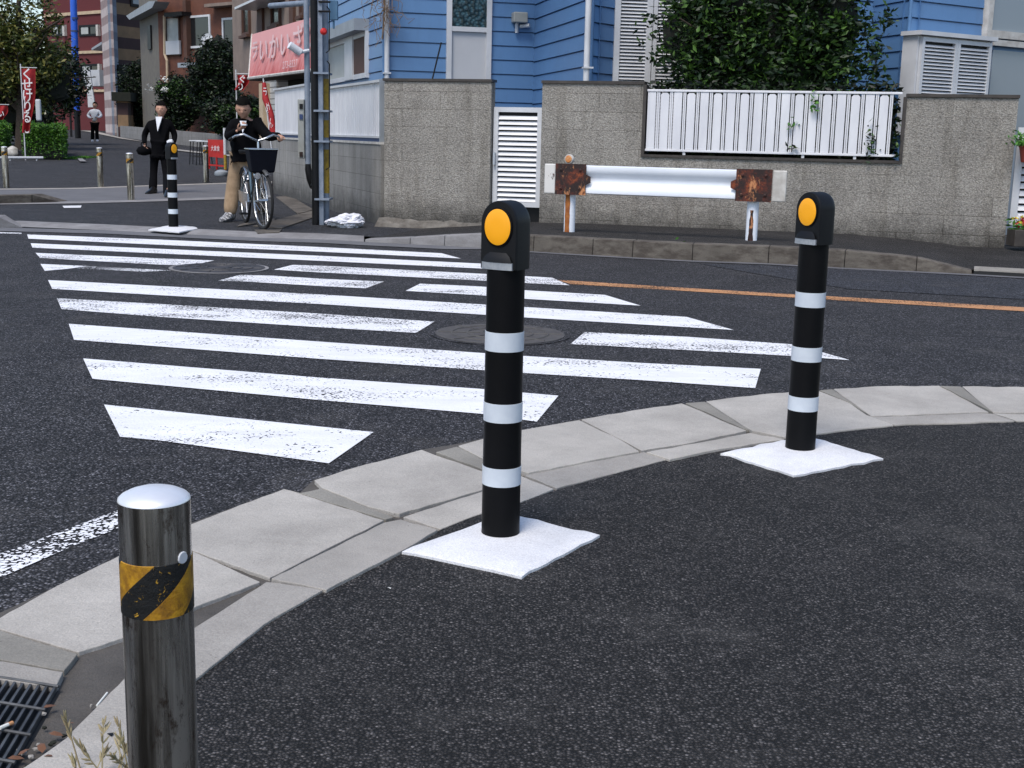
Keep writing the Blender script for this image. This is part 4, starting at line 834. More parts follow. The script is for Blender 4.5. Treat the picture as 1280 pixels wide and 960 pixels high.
def hand_mesh(wr, dirn, palm_n, side, curl=.5, sc=1.):
    """wrist point, direction of the hand, palm normal; side=+1/-1 says where the thumb leaves"""
    d = Vector(dirn).normalized(); pn = (Vector(palm_n) - d * Vector(palm_n).dot(d)).normalized(); s_ = d.cross(pn) * side
    J = {'w': (Vector(wr), .022 * sc), 'p': (wr + d * .045 * sc, (.036 * sc, .016 * sc)), 'k': (wr + d * .085 * sc, (.036 * sc, .014 * sc))}; E = [('w', 'p'), ('p', 'k')]
    vs, fs = skin_mesh(J, E, 'w', 1); V = list(vs); Fc = list(fs)
    for i, (o, L) in enumerate(((-.027, .062), (-.009, .074), (.010, .080), (.028, .070))):
        p = wr + d * .065 * sc + s_ * o * sc; JJ = {'r': (p, .0095 * sc)}; EE = []; prev = 'r'; ang = .15; q = p + d * .022 * sc
        JJ['a'] = (q, .0095 * sc); EE.append(('r', 'a')); prev = 'a'
        for j in range(3):
            ang += curl * (.55 + .1 * i); q = q + (d * math.cos(ang) + pn * math.sin(ang)) * L * sc * (.42, .33, .25)[j]; JJ[str(j)] = (q, (.0088, .008, .007)[j] * sc); EE.append((prev, str(j))); prev = str(j)
        v, f_ = skin_mesh(JJ, EE, 'r', 1); b = len(V); V += v; Fc += [tuple(b + x for x in t_) for t_ in f_]
    p = wr + d * .02 * sc + s_ * .018 * sc; q1 = p + (s_ * .7 + d * .7 + pn * .3).normalized() * .04 * sc; q2 = q1 + (s_ * .25 + d * .8 + pn * .5).normalized() * .032 * sc; q3 = q2 + (d * .8 + pn * .6).normalized() * .024 * sc
    v, f_ = skin_mesh({'r': (p, .013 * sc), 'a': (q1, .0115 * sc), 'b': (q2, .0095 * sc), 'c': (q3, .0075 * sc)}, [('r', 'a'), ('a', 'b'), ('b', 'c')], 'r', 1); b = len(V); V += v; Fc += [tuple(b + x for x in t_) for t_ in f_]
    return V, Fc
def union(ob, vox):
    m_ = ob.modifiers.new('r', 'REMESH'); m_.mode = 'VOXEL'; m_.voxel_size = vox; m_.use_smooth_shade = True
    dg = bpy.context.evaluated_depsgraph_get(); me = bpy.data.meshes.new_from_object(ob.evaluated_get(dg)); ob.modifiers.remove(m_)
    if len(me.polygons) > 50: me.name = ob.name; ob.data = me
    return ob
def person(loc, J, face, head_c, hh, hands, clothes, label, hair_front=.5, tilt=.0):
    """J joints in world space: name -> (point, body radius)"""
    E = [('pelvis', 'waist'), ('waist', 'chest'), ('chest', 'neck'), ('neck', 'skull'), ('chest', 'sh_l'), ('sh_l', 'el_l'), ('el_l', 'wr_l'), ('chest', 'sh_r'), ('sh_r', 'el_r'), ('el_r', 'wr_r'), ('pelvis', 'hip_l'), ('hip_l', 'kn_l'), ('kn_l', 'an_l'), ('an_l', 'to_l'), ('pelvis', 'hip_r'), ('hip_r', 'kn_r'), ('kn_r', 'an_r'), ('an_r', 'to_r')]
    J = dict(J); J['skull'] = (head_c, hh * .5); t = bpy.data.objects.new('person', None)
    COL.objects.link(t); t.location = loc; tag(t, label, 'person'); mb = MB(); mb.add(*skin_mesh(J, E, 'pelvis'))
    hv, hf, ax = head_mesh(head_c, face, hh, tilt); mb.add(hv, hf)
    for hd in hands: mb.add(*hand_mesh(*hd))
    bd = union(mb.build('body', MT['skin'], t, smooth=70), .009)
    sd_, f, u = ax; mb = MB()
    for sg in (-1, 1): mb.lathe(head_c + (sd_ * .27 * sg + f * .735 + u * .03) * hh, [(.001, -.05 * hh), (.08 * hh, -.03 * hh), (.08 * hh, .02 * hh), (.001, .05 * hh)], 10, f)
    mb.build('eyes', MT['hair'], bd)
    mb = MB(); mb.add(*hair_mesh(head_c, ax, hh, front=hair_front)); mb.build('hair', MT['hair'], t, smooth=60)
    for nm, m, names, edges, root in clothes:
        JJ = {k: (J[k][0] if k in J and len(v) == 1 else v[0], v[-1]) for k, v in names.items()}
        mb = MB(); mb.add(*skin_mesh(JJ, edges, root)); union(mb.build(nm, m, t, smooth=70), .014)
    return t
def shoe(mb, an, to, s=1.):
    d = (to - an); d.z = 0; d.normalize(); sd_ = Vector((d.y, -d.x, 0)); zb = to.z; vs = []; fs = []; secs = [(-.095, .032, .08), (-.07, .044, .12), (0, .048, .125), (.05, .048, .085), (.10, .050, .062), (.16, .044, .048), (.20, .026, .03)]; n = 10
    for y, hw, ht in secs:
        for k in range(n):
            a = 2 * math.pi * k / n; vs.append(Vector((an.x, an.y, 0)) + d * y * s + sd_ * hw * s * math.cos(a) + Vector((0, 0, zb + (ht / 2 + ht / 2 * max(math.sin(a), -1.) + .004) * s)))
    fs = [(i * n + k, i * n + (k + 1) % n, (i + 1) * n + (k + 1) % n, (i + 1) * n + k) for i in range(len(secs) - 1) for k in range(n)] + [tuple(range(n)), tuple(range(len(vs) - 1, len(vs) - n - 1, -1))]
    mb.add(vs, fs)
ARM = lambda s: [('chest', 'sh_' + s), ('sh_' + s, 'el_' + s), ('el_' + s, 'wr_' + s)]
LEG = lambda s: [('pelvis', 'hip_' + s), ('hip_' + s, 'kn_' + s), ('kn_' + s, 'an_' + s)]
# man in the black suit --------------------------------------------
Y = 21.3; d_ = lambda x, y, q=0: D(x, y, Y + q)
g1_, g2_ = W(191, 243, .03), W(210, 247, .03)
J = dict(pelvis=(d_(199, 187), .12), waist=(d_(199.5, 177), .11), chest=(d_(200, 162), .13), neck=(d_(201, 147.5), .05), sh_l=(d_(213, 154.5), .05), el_l=(d_(219, 170, .05), .04), wr_l=(d_(216, 181, -.12), .026), sh_r=(d_(187, 154.5), .05), el_r=(d_(180, 170, .05), .04), wr_r=(d_(181, 181.5, -.08), .026), hip_l=(d_(205, 191), .08), kn_l=(d_(208, 217, -.15), .055), an_l=(g2_ + Vector((0, .0, .09)), .03), to_l=(g2_ + Vector((.02, -.13, .025)), .018), hip_r=(d_(193.5, 191), .08), kn_r=(d_(192, 216, -.05), .055), an_r=(g1_ + Vector((0, 0, .09)), .03), to_r=(g1_ + Vector((-.03, -.13, .025)), .018))
suitJ = {'pelvis': ((.175, .14),), 'waist': ((.155, .125),), 'chest': ((.175, .14),), 'neck': (.085,), 'sh_l': (.075,), 'el_l': (.062,), 'wr_l': (.046,), 'sh_r': (.075,), 'el_r': (.062,), 'wr_r': (.046,)}
hc = d_(201.5, 136.5)
def dn(J, k, j): return J[k][0] - J[j][0]
man = person(Vector(((g1_.x + g2_.x) / 2, g1_.y, g1_.z)), J, (.1, -1, 0), hc, .118, [(J['wr_r'][0], dn(J, 'wr_r', 'el_r'), (.6, -.3, 0), 1, .9), (J['wr_l'][0], dn(J, 'wr_l', 'el_l'), (-.6, -.3, 0), -1, .7)],
    [('jacket', MT['suit'], dict(suitJ, hem=(d_(199, 194), (.185, .15))), [('hem', 'pelvis'), ('pelvis', 'waist'), ('waist', 'chest'), ('chest', 'neck')] + ARM('l') + ARM('r'), 'pelvis'),
     ('trousers', MT['suit'], {'pelvis': (.13,), 'hip_l': (.10,), 'kn_l': (.075,), 'an_l': (J['an_l'][0] - Vector((0, 0, .055)), .095), 'hip_r': (.10,), 'kn_r': (.075,), 'an_r': (J['an_r'][0] - Vector((0, 0, .055)), .095)}, LEG('l') + LEG('r'), 'pelvis')],
    'man in a black suit with white shirt walking behind the small distant bollard')
mb = MB(); ch = J['chest'][0]; nk = J['neck'][0]; q = [nk + Vector((-.055, -.085, .02)), nk + Vector((.055, -.085, .02)), ch + Vector((.015, -.175, -.03))]; mb.prism([q[0] + Vector((0, -.02, 0)), q[1] + Vector((0, -.02, 0)), q[2] + Vector((0, -.02, 0))], .004); mb.add([p + Vector((0, -.03, 0)) for p in q] + [p for p in q], [(0, 1, 2), (3, 5, 4), (0, 3, 4, 1), (1, 4, 5, 2), (2, 5, 3, 0)]); mb.build('shirt_front', MT['shirt'], man)
mb = MB(); shoe(mb, J['an_l'][0], J['to_l'][0] - Vector((0, 0, .022)), 1.05); mb.build('shoe', MT['shoe'], man, smooth=50); mb = MB(); shoe(mb, J['an_r'][0], J['to_r'][0] - Vector((0, 0, .022)), 1.05); mb.build('shoe', MT['shoe'], man, smooth=50)
t = thing('shoulder_bag', 'black soft bag held in the right hand of the man in the suit', 'bag', d_(180, 192, -.15)); mb = MB(); c = d_(180, 187.5, -.1)
mb.lathe(c - Vector((0, 0, .06)), [(.03, -.03), (.10, -.01), (.13, .05), (.09, .11), (.02, .13)], 16); mb.build('bag_body', MT['suit'], t, smooth=60); mb = MB(); mb.torus(c + Vector((0, 0, .09)), (0, 1, 0), .045, .008, 16, 6); mb.build('handle', MT['suit'], t)
mb = MB(); c = d_(212.5, 178, -.2); mb.lathe(c, [(.005, -.05), (.04, -.04), (.05, 0), (.04, .05), (.005, .06)], 14, (1, 0, .35)); mb.build('sun_hat', MT['shirt'], label='white folded sun hat held in front by the man in the suit', cat='hat')
# walker far behind ---------------------------------------------------
Y = 50.; g1_, g2_ = W(115.5, 178, 0), W(122, 177, 0)
J = dict(pelvis=(d_(118.5, 153), .12), waist=(d_(118.5, 149), .105), chest=(d_(118.5, 142.5), .13), neck=(d_(118.5, 136.5), .05), sh_l=(d_(123.3, 138.8), .05), el_l=(d_(127, 145), .04), wr_l=(d_(122, 147, -.25), .03), sh_r=(d_(113.7, 138.8), .05), el_r=(d_(109.5, 145), .04), wr_r=(d_(114, 148, -.25), .03), hip_l=(d_(120.8, 155), .08), kn_l=(d_(121, 164.5), .055), an_l=(d_(121.6, 174.3), .03), to_l=(d_(121.8, 176.4, -.14), .018), hip_r=(d_(116.2, 155), .08), kn_r=(d_(115.7, 164.5), .055), an_r=(d_(115.6, 174.5), .03), to_r=(d_(115.5, 176.6, -.14), .018))
wk = person(Vector((d_(118.5, 176.8).x, Y, d_(118.5, 176.8).z)), J, (0, -1, 0), d_(118.8, 131.3), .115, [(J['wr_r'][0], dn(J, 'wr_r', 'el_r'), (0, 0, 1), 1, .9), (J['wr_l'][0], dn(J, 'wr_l', 'el_l'), (0, 0, 1), -1, .9)],
    [('shirt', MT['shirt'], {'pelvis': ((.17, .13),), 'waist': ((.16, .12),), 'chest': ((.18, .14),), 'neck': (.06,), 'sh_l': (.085,), 'el_l': (.075,), 'wr_l': (.045,), 'sh_r': (.085,), 'el_r': (.075,), 'wr_r': (.045,)}, [('pelvis', 'waist'), ('waist', 'chest'), ('chest', 'neck')] + ARM('l') + ARM('r'), 'pelvis'),
     ('trousers', MT['suit'], {'pelvis': (.14,), 'hip_l': (.11,), 'kn_l': (.085,), 'an_l': (J['an_l'][0] - Vector((0, 0, .05)), .09), 'hip_r': (.11,), 'kn_r': (.085,), 'an_r': (J['an_r'][0] - Vector((0, 0, .05)), .09)}, LEG('l') + LEG('r'), 'pelvis')],
    'distant person in a white shirt and dark trousers walking down the side street')
for s_ in 'lr': mb = MB(); shoe(mb, J['an_' + s_][0], J['to_' + s_][0] - Vector((0, 0, .022))); mb.build('shoe', MT['shirt'], wk, smooth=50)
# ------------------------------------------------------------------ BICYCLE
fr_, re_ = W(329, 287.5, .03), Vector((-3.34, 15.22, .03))
bd_ = (fr_ - re_); WB = 1.10; bd_.z = 0; bd_.normalize(); re_ = fr_ - bd_ * WB; bs_ = Vector((bd_.y, -bd_.x, 0))       # bs_ points to the rider's right
bike = thing('bicycle', 'silver city bicycle with a dark front basket held by the standing rider', 'bicycle', (fr_ + re_) / 2)
BP = lambda a, s, z: re_ + bd_ * a + bs_ * s + Vector((0, 0, z))     # a along from rear axle
WR = .325
def wheel(c, ax, name):
    w_ = thing(name, None, None, (0, 0, 0)); w_.parent = bike; w_.location = c - bike.location
    mb = MB(); mb.torus(c, ax, WR - .017, .018, 40, 8); mb.build('tyre', MT['tyre'], w_, smooth=60)
    mb = MB(); mb.torus(c, ax, WR - .042, .010, 40, 6); mb.build('rim', MT['bike_silver'], w_, smooth=60)
    mb = MB(); a = Vector(ax).normalized(); mb.tube([c - a * .05, c + a * .05], .022, 10); X = a.orthogonal().normalized(); Y_ = a.cross(X)
    for k in range(24):
        an = 2 * math.pi * k / 24; an2 = an + (.35 if k % 2 else -.35); o = a * (.03 if k % 4 < 2 else -.03); mb.tube([c + o + (X * math.cos(an2) + Y_ * math.sin(an2)) * .02, c + (X * math.cos(an) + Y_ * math.sin(an)) * (WR - .045)], .0016, 4)
    mb.build('spokes', MT['bike_silver'], w_); return w_
st_ = Matrix.Rotation(R(9), 3, 'Z') @ bs_
wheel(BP(0, 0, WR), bs_, 'rear_wheel'); wheel(BP(WB, 0, WR), st_, 'front_wheel')
bt = BP; bbp = bt(.47, 0, .28); hd0, hd1 = bt(.93, 0, .66), bt(.90, 0, .82); sp = bt(.30, 0, .72)
mb = MB(); mb.tube([bbp, hd0], .019, 10); mb.tube([bt(.44, 0, .36), hd1 - Vector((0, 0, .06))], .016, 10); mb.tube([bbp, sp], .016, 10); mb.tube([hd0, hd1], .021, 10)
for s in (-1, 1): mb.tube([bbp + bs_ * .03 * s, bt(0, .06 * s, WR)], .010, 8); mb.tube([bt(.33, .02 * s, .62), bt(0, .06 * s, WR)], .009, 8)
mb.build('frame', MT['bikeframe'], bike, smooth=50)
mb = MB()
for s in (-1, 1): mb.tube([hd0 + bs_ * .045 * s, bt(.96, 0, .60) + st_ * .05 * s, BP(WB, 0, WR) + st_ * .055 * s], .011, 8)
mb.tube([hd1, bt(.88, 0, .97)], .013, 8); mb.build('fork', MT['bike_silver'], bike, smooth=50)
mb = MB(); hb_ = bt(.88, 0, .97)
for s in (-1, 1): mb.tube([hb_, hb_ + st_ * .06 * s + bd_ * .03 + Vector((0, 0, .02)), hb_ + st_ * .17 * s + bd_ * .05 + Vector((0, 0, .07)), hb_ + st_ * .25 * s - bd_ * .03 + Vector((0, 0, .05)), hb_ + st_ * .28 * s - bd_ * .13 + Vector((0, 0, .02))], .013, 8)
hbar = mb.build('handlebar', MT['bike_silver'], bike, smooth=60)
for s in (-1, 1): mb = MB(); mb.tube([hb_ + st_ * .275 * s - bd_ * .10 + Vector((0, 0, .025)), hb_ + st_ * .29 * s - bd_ * .20 + Vector((0, 0, .005))], .018, 10); mb.build('grip', MT['black_m'], hbar, smooth=50)
# basket: tapered, covered in dark cloth
bk0 = bt(1.06, 0, .62); rows = []
for z, hw, hl in ((.63, .115, .09), (.64, .13, .105), (.885, .165, .14)): rows.append([bt(1.07, 0, 0) + st_ * hw * a + bd_ * hl * b + Vector((0, 0, z)) for a, b in ((-1, -1), (1, -1), (1, 1), (-1, 1))])
mb = MB(); mb.add(sum(rows, []) + [p * .0 + p - Vector((0, 0, .02)) for p in rows[2]], [(3, 2, 1, 0)] + [(j * 4 + i, j * 4 + (i + 1) % 4, j * 4 + 4 + (i + 1) % 4, j * 4 + 4 + i) for j in range(2) for i in range(4)] + [(12, 13, 14, 15)] + [(8 + i, 8 + (i + 1) % 4, 12 + (i + 1) % 4, 12 + i) for i in range(4)])
bsk = mb.build('basket', MT['navy'], bike, bevel=.02); mb = MB(); rw = rows[2]; mb.tube(rw + [rw[0]], .007, 6); mb.build('basket_rim', MT['bike_silver'], bsk)
def guard(c, ax, a0, a1, name):
    a = Vector(ax).normalized(); X = Vector((0, 0, 1)); Y_ = (bd_ - a * bd_.dot(a)).normalized(); pts = []; mb = MB(); vs = []; n = 18
    for k in range(n + 1):
        an = R(a0 + (a1 - a0) * k / n); dr = X * math.cos(an) + Y_ * math.sin(an)
        for s, rr_ in ((-.028, WR + .008), (-.015, WR + .022), (.015, WR + .022), (.028, WR + .008)): vs.append(c + dr * rr_ + a * s)
    mb.add(vs, [(k * 4 + j, k * 4 + j + 1, k * 4 + 5 + j, k * 4 + 4 + j) for k in range(n) for j in range(3)]); return mb.build(name, MT['bike_silver'], bike, smooth=60)
guard(BP(0, 0, WR), bs_, -115, 55, 'rear_mudguard'); guard(BP(WB, 0, WR), st_, -60, 35, 'front_mudguard')
mb = MB(); c = bt(.26, 0, .86); mb.add([c + bd_ * a + bs_ * s + Vector((0, 0, z)) for a, s, z in ((-.12, -.10, 0), (-.12, .10, 0), (0, .07, 0), (.15, .02, -.01), (.15, -.02, -.01), (0, -.07, 0), (-.12, -.09, -.05), (-.12, .09, -.05), (0, .06, -.04), (.15, .015, -.03), (.15, -.015, -.03), (0, -.06, -.04))], [(0, 1, 2, 3, 4, 5), (11, 10, 9, 8, 7, 6)] + [(i, (i + 1) % 6, 6 + (i + 1) % 6, 6 + i) for i in range(6)]); mb.build('saddle', MT['black_m'], bike, bevel=.015)
mb = MB(); mb.tube([sp, c - Vector((0, 0, .03))], .012, 8); mb.build('seat_post', MT['bike_silver'], bike)
mb = MB(); mb.tube([bbp - bs_ * .07, bbp + bs_ * .07], .014, 8); mb.tube([bbp + bs_ * .07, bbp + bs_ * .08 + bd_ * .10 - Vector((0, 0, .13))], .009, 6); mb.tube([bbp - bs_ * .07, bbp - bs_ * .08 - bd_ * .10 + Vector((0, 0, .13))], .009, 6); mb.lathe(bbp + bs_ * .05, [(.085, 0), (.085, .008)], 24, bs_); mb.build('cranks', MT['bike_silver'], bike)
for s, a_, z in ((1, .10, -.13), (-1, -.10, .13)):
    c = bbp + bs_ * .125 * s + bd_ * a_ + Vector((0, 0, z)); mb = MB(); mb.add([c + bd_ * x + bs_ * y + Vector((0, 0, z_)) for z_ in (-.012, .012) for x, y in ((-.045, -.04), (.045, -.04), (.045, .04), (-.045, .04))], [(0, 3, 2, 1), (4, 5, 6, 7), (0, 1, 5, 4), (1, 2, 6, 5), (2, 3, 7, 6), (3, 0, 4, 7)]); mb.build('pedal', MT['black_m'], bike)
mb = MB(); mb.add([bbp + bs_ * .075 + bd_ * x + Vector((0, 0, z)) for x, z in ((-.50, .11), (.08, .09), (.10, 0), (.06, -.09), (-.48, -.01))] + [bbp + bs_ * .055 + bd_ * x + Vector((0, 0, z)) for x, z in ((-.50, .11), (.08, .09), (.10, 0), (.06, -.09), (-.48, -.01))], [(0, 1, 2, 3, 4), (9, 8, 7, 6, 5)] + [(i, i + 5, (i + 1) % 5 + 5, (i + 1) % 5) for i in range(5)]); mb.build('chain_guard', MT['bike_silver'], bike)
c = bt(WB - .05, 0, .60) + st_ * .05; mb = MB(); mb.lathe(c, [(.02, -.05), (.042, -.01), (.045, .03), (.035, .042)], 16, bd_ - Vector((0, 0, .15))); mb.build('headlamp', MT['bike_silver'], bike, smooth=50)
mb = MB(); mb.tube([bt(-.02, -.07, WR), bt(-.12, -.20, .012)], .010, 6); mb.tube([bt(0, -.06, WR), bt(.05, -.16, .15)], .006, 6); mb.build('kick_stand', MT['bike_silver'], bike)
# rider
Y = 15.1; gr_ = W(284, 277.5, .03); gl_ = W(327, 266, .03)
J = dict(pelvis=(d_(306, 194, .12), .13), waist=(d_(307, 182, .06), .12), chest=(d_(307, 163), .13), neck=(d_(305.5, 149), .05), sh_l=(d_(322, 155), .055), el_l=(d_(335, 171, -.1), .042), wr_l=(d_(338, 177.5, -.62), .027), sh_r=(d_(291, 155), .055), el_r=(d_(285, 173, -.12), .042), wr_r=(d_(297, 163, -.38), .027), hip_l=(d_(313, 199, .12), .09), kn_l=(d_(322, 230, .25), .06), an_l=(gl_ + Vector((0, 0, .09)), .032), to_l=(gl_ + Vector((.03, -.13, .025)), .018), hip_r=(d_(298, 199, .1), .09), kn_r=(d_(291, 236, .1), .06), an_r=(gr_ + Vector((.0, .12, .09)), .032), to_r=(gr_ + Vector((-.03, -.02, .025)), .018))
J['wr_l'] = (hb_ - st_ * -.0 + (-st_ if st_.x < 0 else st_) * .285 - bd_ * .17 + Vector((0, 0, .06)), .027)
rider = person(Vector((J['pelvis'][0].x, 15.2, .03)), J, (.1, -1, 0), d_(304, 135, -.08), .118, [(J['wr_r'][0], Vector((.7, -.3, .35)), (0, .3, 1), 1, .8), (J['wr_l'][0], dn(J, 'wr_l', 'el_l') * .3 + Vector((0, -.1, -.01)), (0, 0, -1), 1, 1.1)],
    [('jacket', MT['suit'], {'hem': (d_(306, 199, .1), (.19, .16)), 'pelvis': ((.185, .16),), 'waist': ((.19, .15),), 'chest': ((.185, .15),), 'neck': (.085,), 'sh_l': (.095,), 'el_l': (.075,), 'wr_l': (.05,), 'sh_r': (.095,), 'el_r': (.078,), 'wr_r': (.05,)}, [('hem', 'pelvis'), ('pelvis', 'waist'), ('waist', 'chest'), ('chest', 'neck')] + ARM('l') + ARM('r'), 'pelvis'),
     ('trousers', MT['khaki'], {'pelvis': (.15,), 'hip_l': (.115,), 'kn_l': (.09,), 'an_l': (J['an_l'][0] - Vector((0, 0, .05)), .10), 'hip_r': (.125,), 'kn_r': (.105,), 'an_r': (J['an_r'][0] - Vector((0, 0, .05)), .11)}, LEG('l') + LEG('r'), 'pelvis')],
    'person in a dark jacket and khaki trousers astride a bicycle looking at a phone', tilt=.35)
for s_ in 'lr': mb = MB(); shoe(mb, J['an_' + s_][0], J['to_' + s_][0] - Vector((0, 0, .022)), 1.12); mb.build('sneaker', MT['sneaker'], rider, smooth=50)
nk = J['neck'][0]; mb = MB(); q = [nk + Vector((-.03, -.12, -.02)), nk + Vector((.05, -.12, -.02)), nk + Vector((.015, -.18, -.16))]; mb.add(q + [p + Vector((0, .02, 0)) for p in q], [(0, 1, 2), (3, 5, 4), (0, 3, 4, 1), (1, 4, 5, 2), (2, 5, 3, 0)]); mb.build('shirt_collar', MT['shirt'], rider)
c = J['wr_r'][0] + Vector((.085, -.06, .055)); mb = MB(); mb.wbox(c.x - .03, c.x + .035, c.y - .03, c.y + .035, c.z, c.z + .018); mb.build('mobile_phone', MT['shirt'], label='small silver phone in the hand of the person on the bicycle', cat='phone', bevel=.004)

# ================================================================== UTILITY POLE
pb2 = W(403, 281, .03); pl = thing('utility_pole', 'grey utility pole with yellow bands, black pipe and meter box at the wall corner', 'pole', pb2)
def vx(px, y, py=150): return D(px, py, y).x
Yp = pb2.y
def col(x0, x1, y, z0, z1, m, name, parent=pl, rnd=True, lean=True):
    a = D((x0 + x1) / 2, 0, y); b = D((x0 + x1) / 2, 280, y); r = (x1 - x0) / 2 * y / FPX * 1.0; mb = MB(); x = (a.x + b.x) / 2
    x = D((x0 + x1) / 2, 150, y).x
    if rnd: mb.tube([(x, y, z0), (x, y, z1)], r, 16)
    else: mb.wbox(x - r, x + r, y - r, y + r, z0, z1)
    return mb.build(name, m, parent, smooth=40 if rnd else 0)
ztop = 5.5
mp = col(402.5, 411, Yp + .12, .02, ztop, MT['pole_grey'], 'pole_shaft')
col(397.5, 404, Yp, .02, ztop, MT['pole_grey'], 'steel_channel', rnd=False)
col(389, 398, Yp - .03, .02, ztop, MT['black_m'], 'black_pipe')
for ya, yb in ((98, 138), (150, 172), (187, 242)):
    za, zb_ = D(407, yb, Yp).z, D(407, ya, Yp).z; col(402.2, 411.3, Yp + .12, za, zb_, MT['yellow_old'], 'yellow_band', mp)
for yy in (93, 140, 178, 250): z = D(405, yy, Yp).z; mb = MB(); x = vx(400, Yp); mb.wbox(x - .06, x + .115, Yp - .09, Yp + .22, z, z + .022); mb.build('clamp', MT['pole_grey'], pl)
y2 = Yp + .55
c1 = col(381, 388, y2, D(384, 205, y2).z, ztop, MT['pole_grey'], 'conduit'); zb_ = D(384, 205, y2).z
mb = MB(); x = vx(384.5, y2); mb.tube([(x, y2, zb_ + .05), (x, y2, zb_ - .06), (x + .03, y2, zb_ - .18), (x + .06, y2, zb_ - .26), (x + .10, y2 - .1, zb_ - .25)], [.03, .04, .05, .05, .03], 10); mb.build('cable_boot', MT['black_m'], pl, smooth=50)
mb = MB(); x0, x1 = vx(373, y2), vx(381, y2); mb.wbox(x0, x1, y2 - .05, y2 + .12, D(377, 198, y2).z, D(377, 124, y2).z); bxx = mb.build('meter_box', MT['grey_box'], pl, bevel=.01)
for yy, c in ((133, 'black_m'), (146, 'blue_dark'), (193, 'rust')): p = D(376.5, yy, y2 - .05); mb = MB(); mb.wbox(p.x - .02, p.x + .02, p.y - .012, p.y - .001, p.z - .03, p.z + .03); mb.build('latch', MT[c], bxx)
z = D(365, 3, y2).z; mb = MB(); mb.tube([(vx(388, y2), y2, z), (vx(340, y2 + 1), y2 + 1, z + .05)], .035, 10); mb.build('cross_arm', MT['pole_grey'], pl, smooth=40)
p = D(370, 62, y2 - .1); mb = MB(); mb.tube([p + Vector((-.07, -.05, .05)), p + Vector((.05, .02, -.03))], .045, 14); mb.tube([p + Vector((.05, .02, -.03)), p + Vector((.14, .08, .0))], .02, 8); mb.build('security_camera', MT['shirt'], pl, smooth=40)
p = D(417, 14, Yp + .3); mb = MB(); mb.wbox(p.x - .05, p.x + .05, p.y - .04, p.y + .04, p.z - .10, p.z + .12); mb.tube([p - Vector((0, 0, .1)), p - Vector((0, 0, .2))], .014, 6); mb.build('junction_box', mat('blue_grey_box', (.12, .24, .36)), pl, bevel=.006)
p = D(404, 40, Yp - .1); mb = MB(); mb.lathe(p, [(.02, 0), (.04, .01), (.04, .03), (.02, .05)], 12, (.4, -1, .2)); mb.build('red_plug', MT['redplastic'], pl, smooth=40)
for x_, ya, yb in ((411.5, 8, 66), (411.8, 76, 212)):
    mb = MB(); pts = [D(x_ - 3, ya, Yp + .0), D(x_, ya + 4, Yp), D(x_, (ya + yb) / 2, Yp), D(x_, yb - 3, Yp), D(x_ - 4, yb, Yp)]; mb.tube(pts, .008, 6); mb.build('thin_cable', MT['black_m'], pl)
for ya in (2, 14): mb = MB(); mb.tube([D(398, ya, Yp - .05), D(413, ya + .5, Yp - .05)], .012, 6); mb.build('bracket', MT['black_m'], pl)
# white sack beside the pole
c = W(433, 284, .03); bm = bmesh.new(); bmesh.ops.create_icosphere(bm, subdivisions=5, radius=1.)
from mathutils import noise as MN
vs = []
for v in bm.verts:
    p = v.co.copy(); n_ = MN.noise(p * 1.6) * .30 + MN.noise(p * 4.1 + Vector((3, 1, 0))) * .18 + abs(MN.noise(p * 8)) * .16; q = p * (1 + n_); k = 1 - .35 * max(0, q.x * -.5)
    vs.append(c + Vector((q.x * .215, q.y * .15, max(-.01, (q.z * .5 + .45) * .16 * (1 - .35 * max(0, -q.x)) + .005))))
fs = [tuple(v.index for v in f.verts) for f in bm.faces]; bm.free(); MB().add(vs, fs).build('plastic_sack', MT['bag'], smooth=35, label='crumpled white plastic sack lying at the foot of the utility pole', cat='sack')

# ================================================================== BACKGROUND BUILDINGS
def block(name, label, F, u0, u1, z1, depth, m, part='wall', extra=None, cat='building'):
    t = thing(name, label, cat, F.P((u0 + u1) / 2, -depth / 2, 0)); mb = MB(); mb.box(F, u0, u1, 0, -depth, -.5, z1); mb.build(part, m, t); return t
def fbox(F, x0, y0, x1, y1, d0, d1, m, name, parent, **k):
    u0, u1, z0, z1 = rect(F, x0, y0, x1, y1, max(d1, 0)); mb = MB(); mb.box(F, u0, u1, d0, d1, z0, z1); return mb.build(name, m, parent, **k)
# red-brown apartment block at the end of the street
RB = Fr(XY(58, 80), XY(136, 76)); rb = block('apartment_block', 'dark red apartment block with cream bands at the end of the side street', RB, 0, RB.L, 15, 10, MT['redbrick'])
for y0, y1 in ((14, 18), (63.5, 67), (112, 115)): z1 = RB.uz(110, y0)[1]; z0 = RB.uz(110, y1)[1]; mb = MB(); mb.box(RB, 0, RB.L, .0, .08, z0, z1); mb.build('band', MT['cream'], rb)
for x0, y0, x1, y1 in ((99, 31, 124, 45), (101, 80, 126, 92), (64, 31, 82, 45)):
    wn = window(RB, x0, y0, x1, y1, rb, framem='black_m', fw_=.12, mull=(.5,)); u0, u1, z0, z1 = rect(RB, x0 + 2, y0 + 2, (x0 + x1) / 2 - 1, y1 - 2, .05); mb = MB(); mb.box(RB, u0, u1, .0, .04, z0, z1); mb.build('curtain', MT['frost'], wn)
    u0, u1, z0, z1 = rect(RB, x1 - 1.5, y0, x1 + 1, y1, .05); mb = MB(); mb.box(RB, u0, u1, .01, .2, z0, z1); mb.build('drainpipe', MT['white_dirty'], wn)
u0, u1, z0, z1 = rect(RB, 112, 88, 134, 108, 2); mb = MB(); mb.box(RB, u0, u1, .05, 2.5, z0, z1); mb.build('entrance_canopy', MT['panel_grey'], rb)
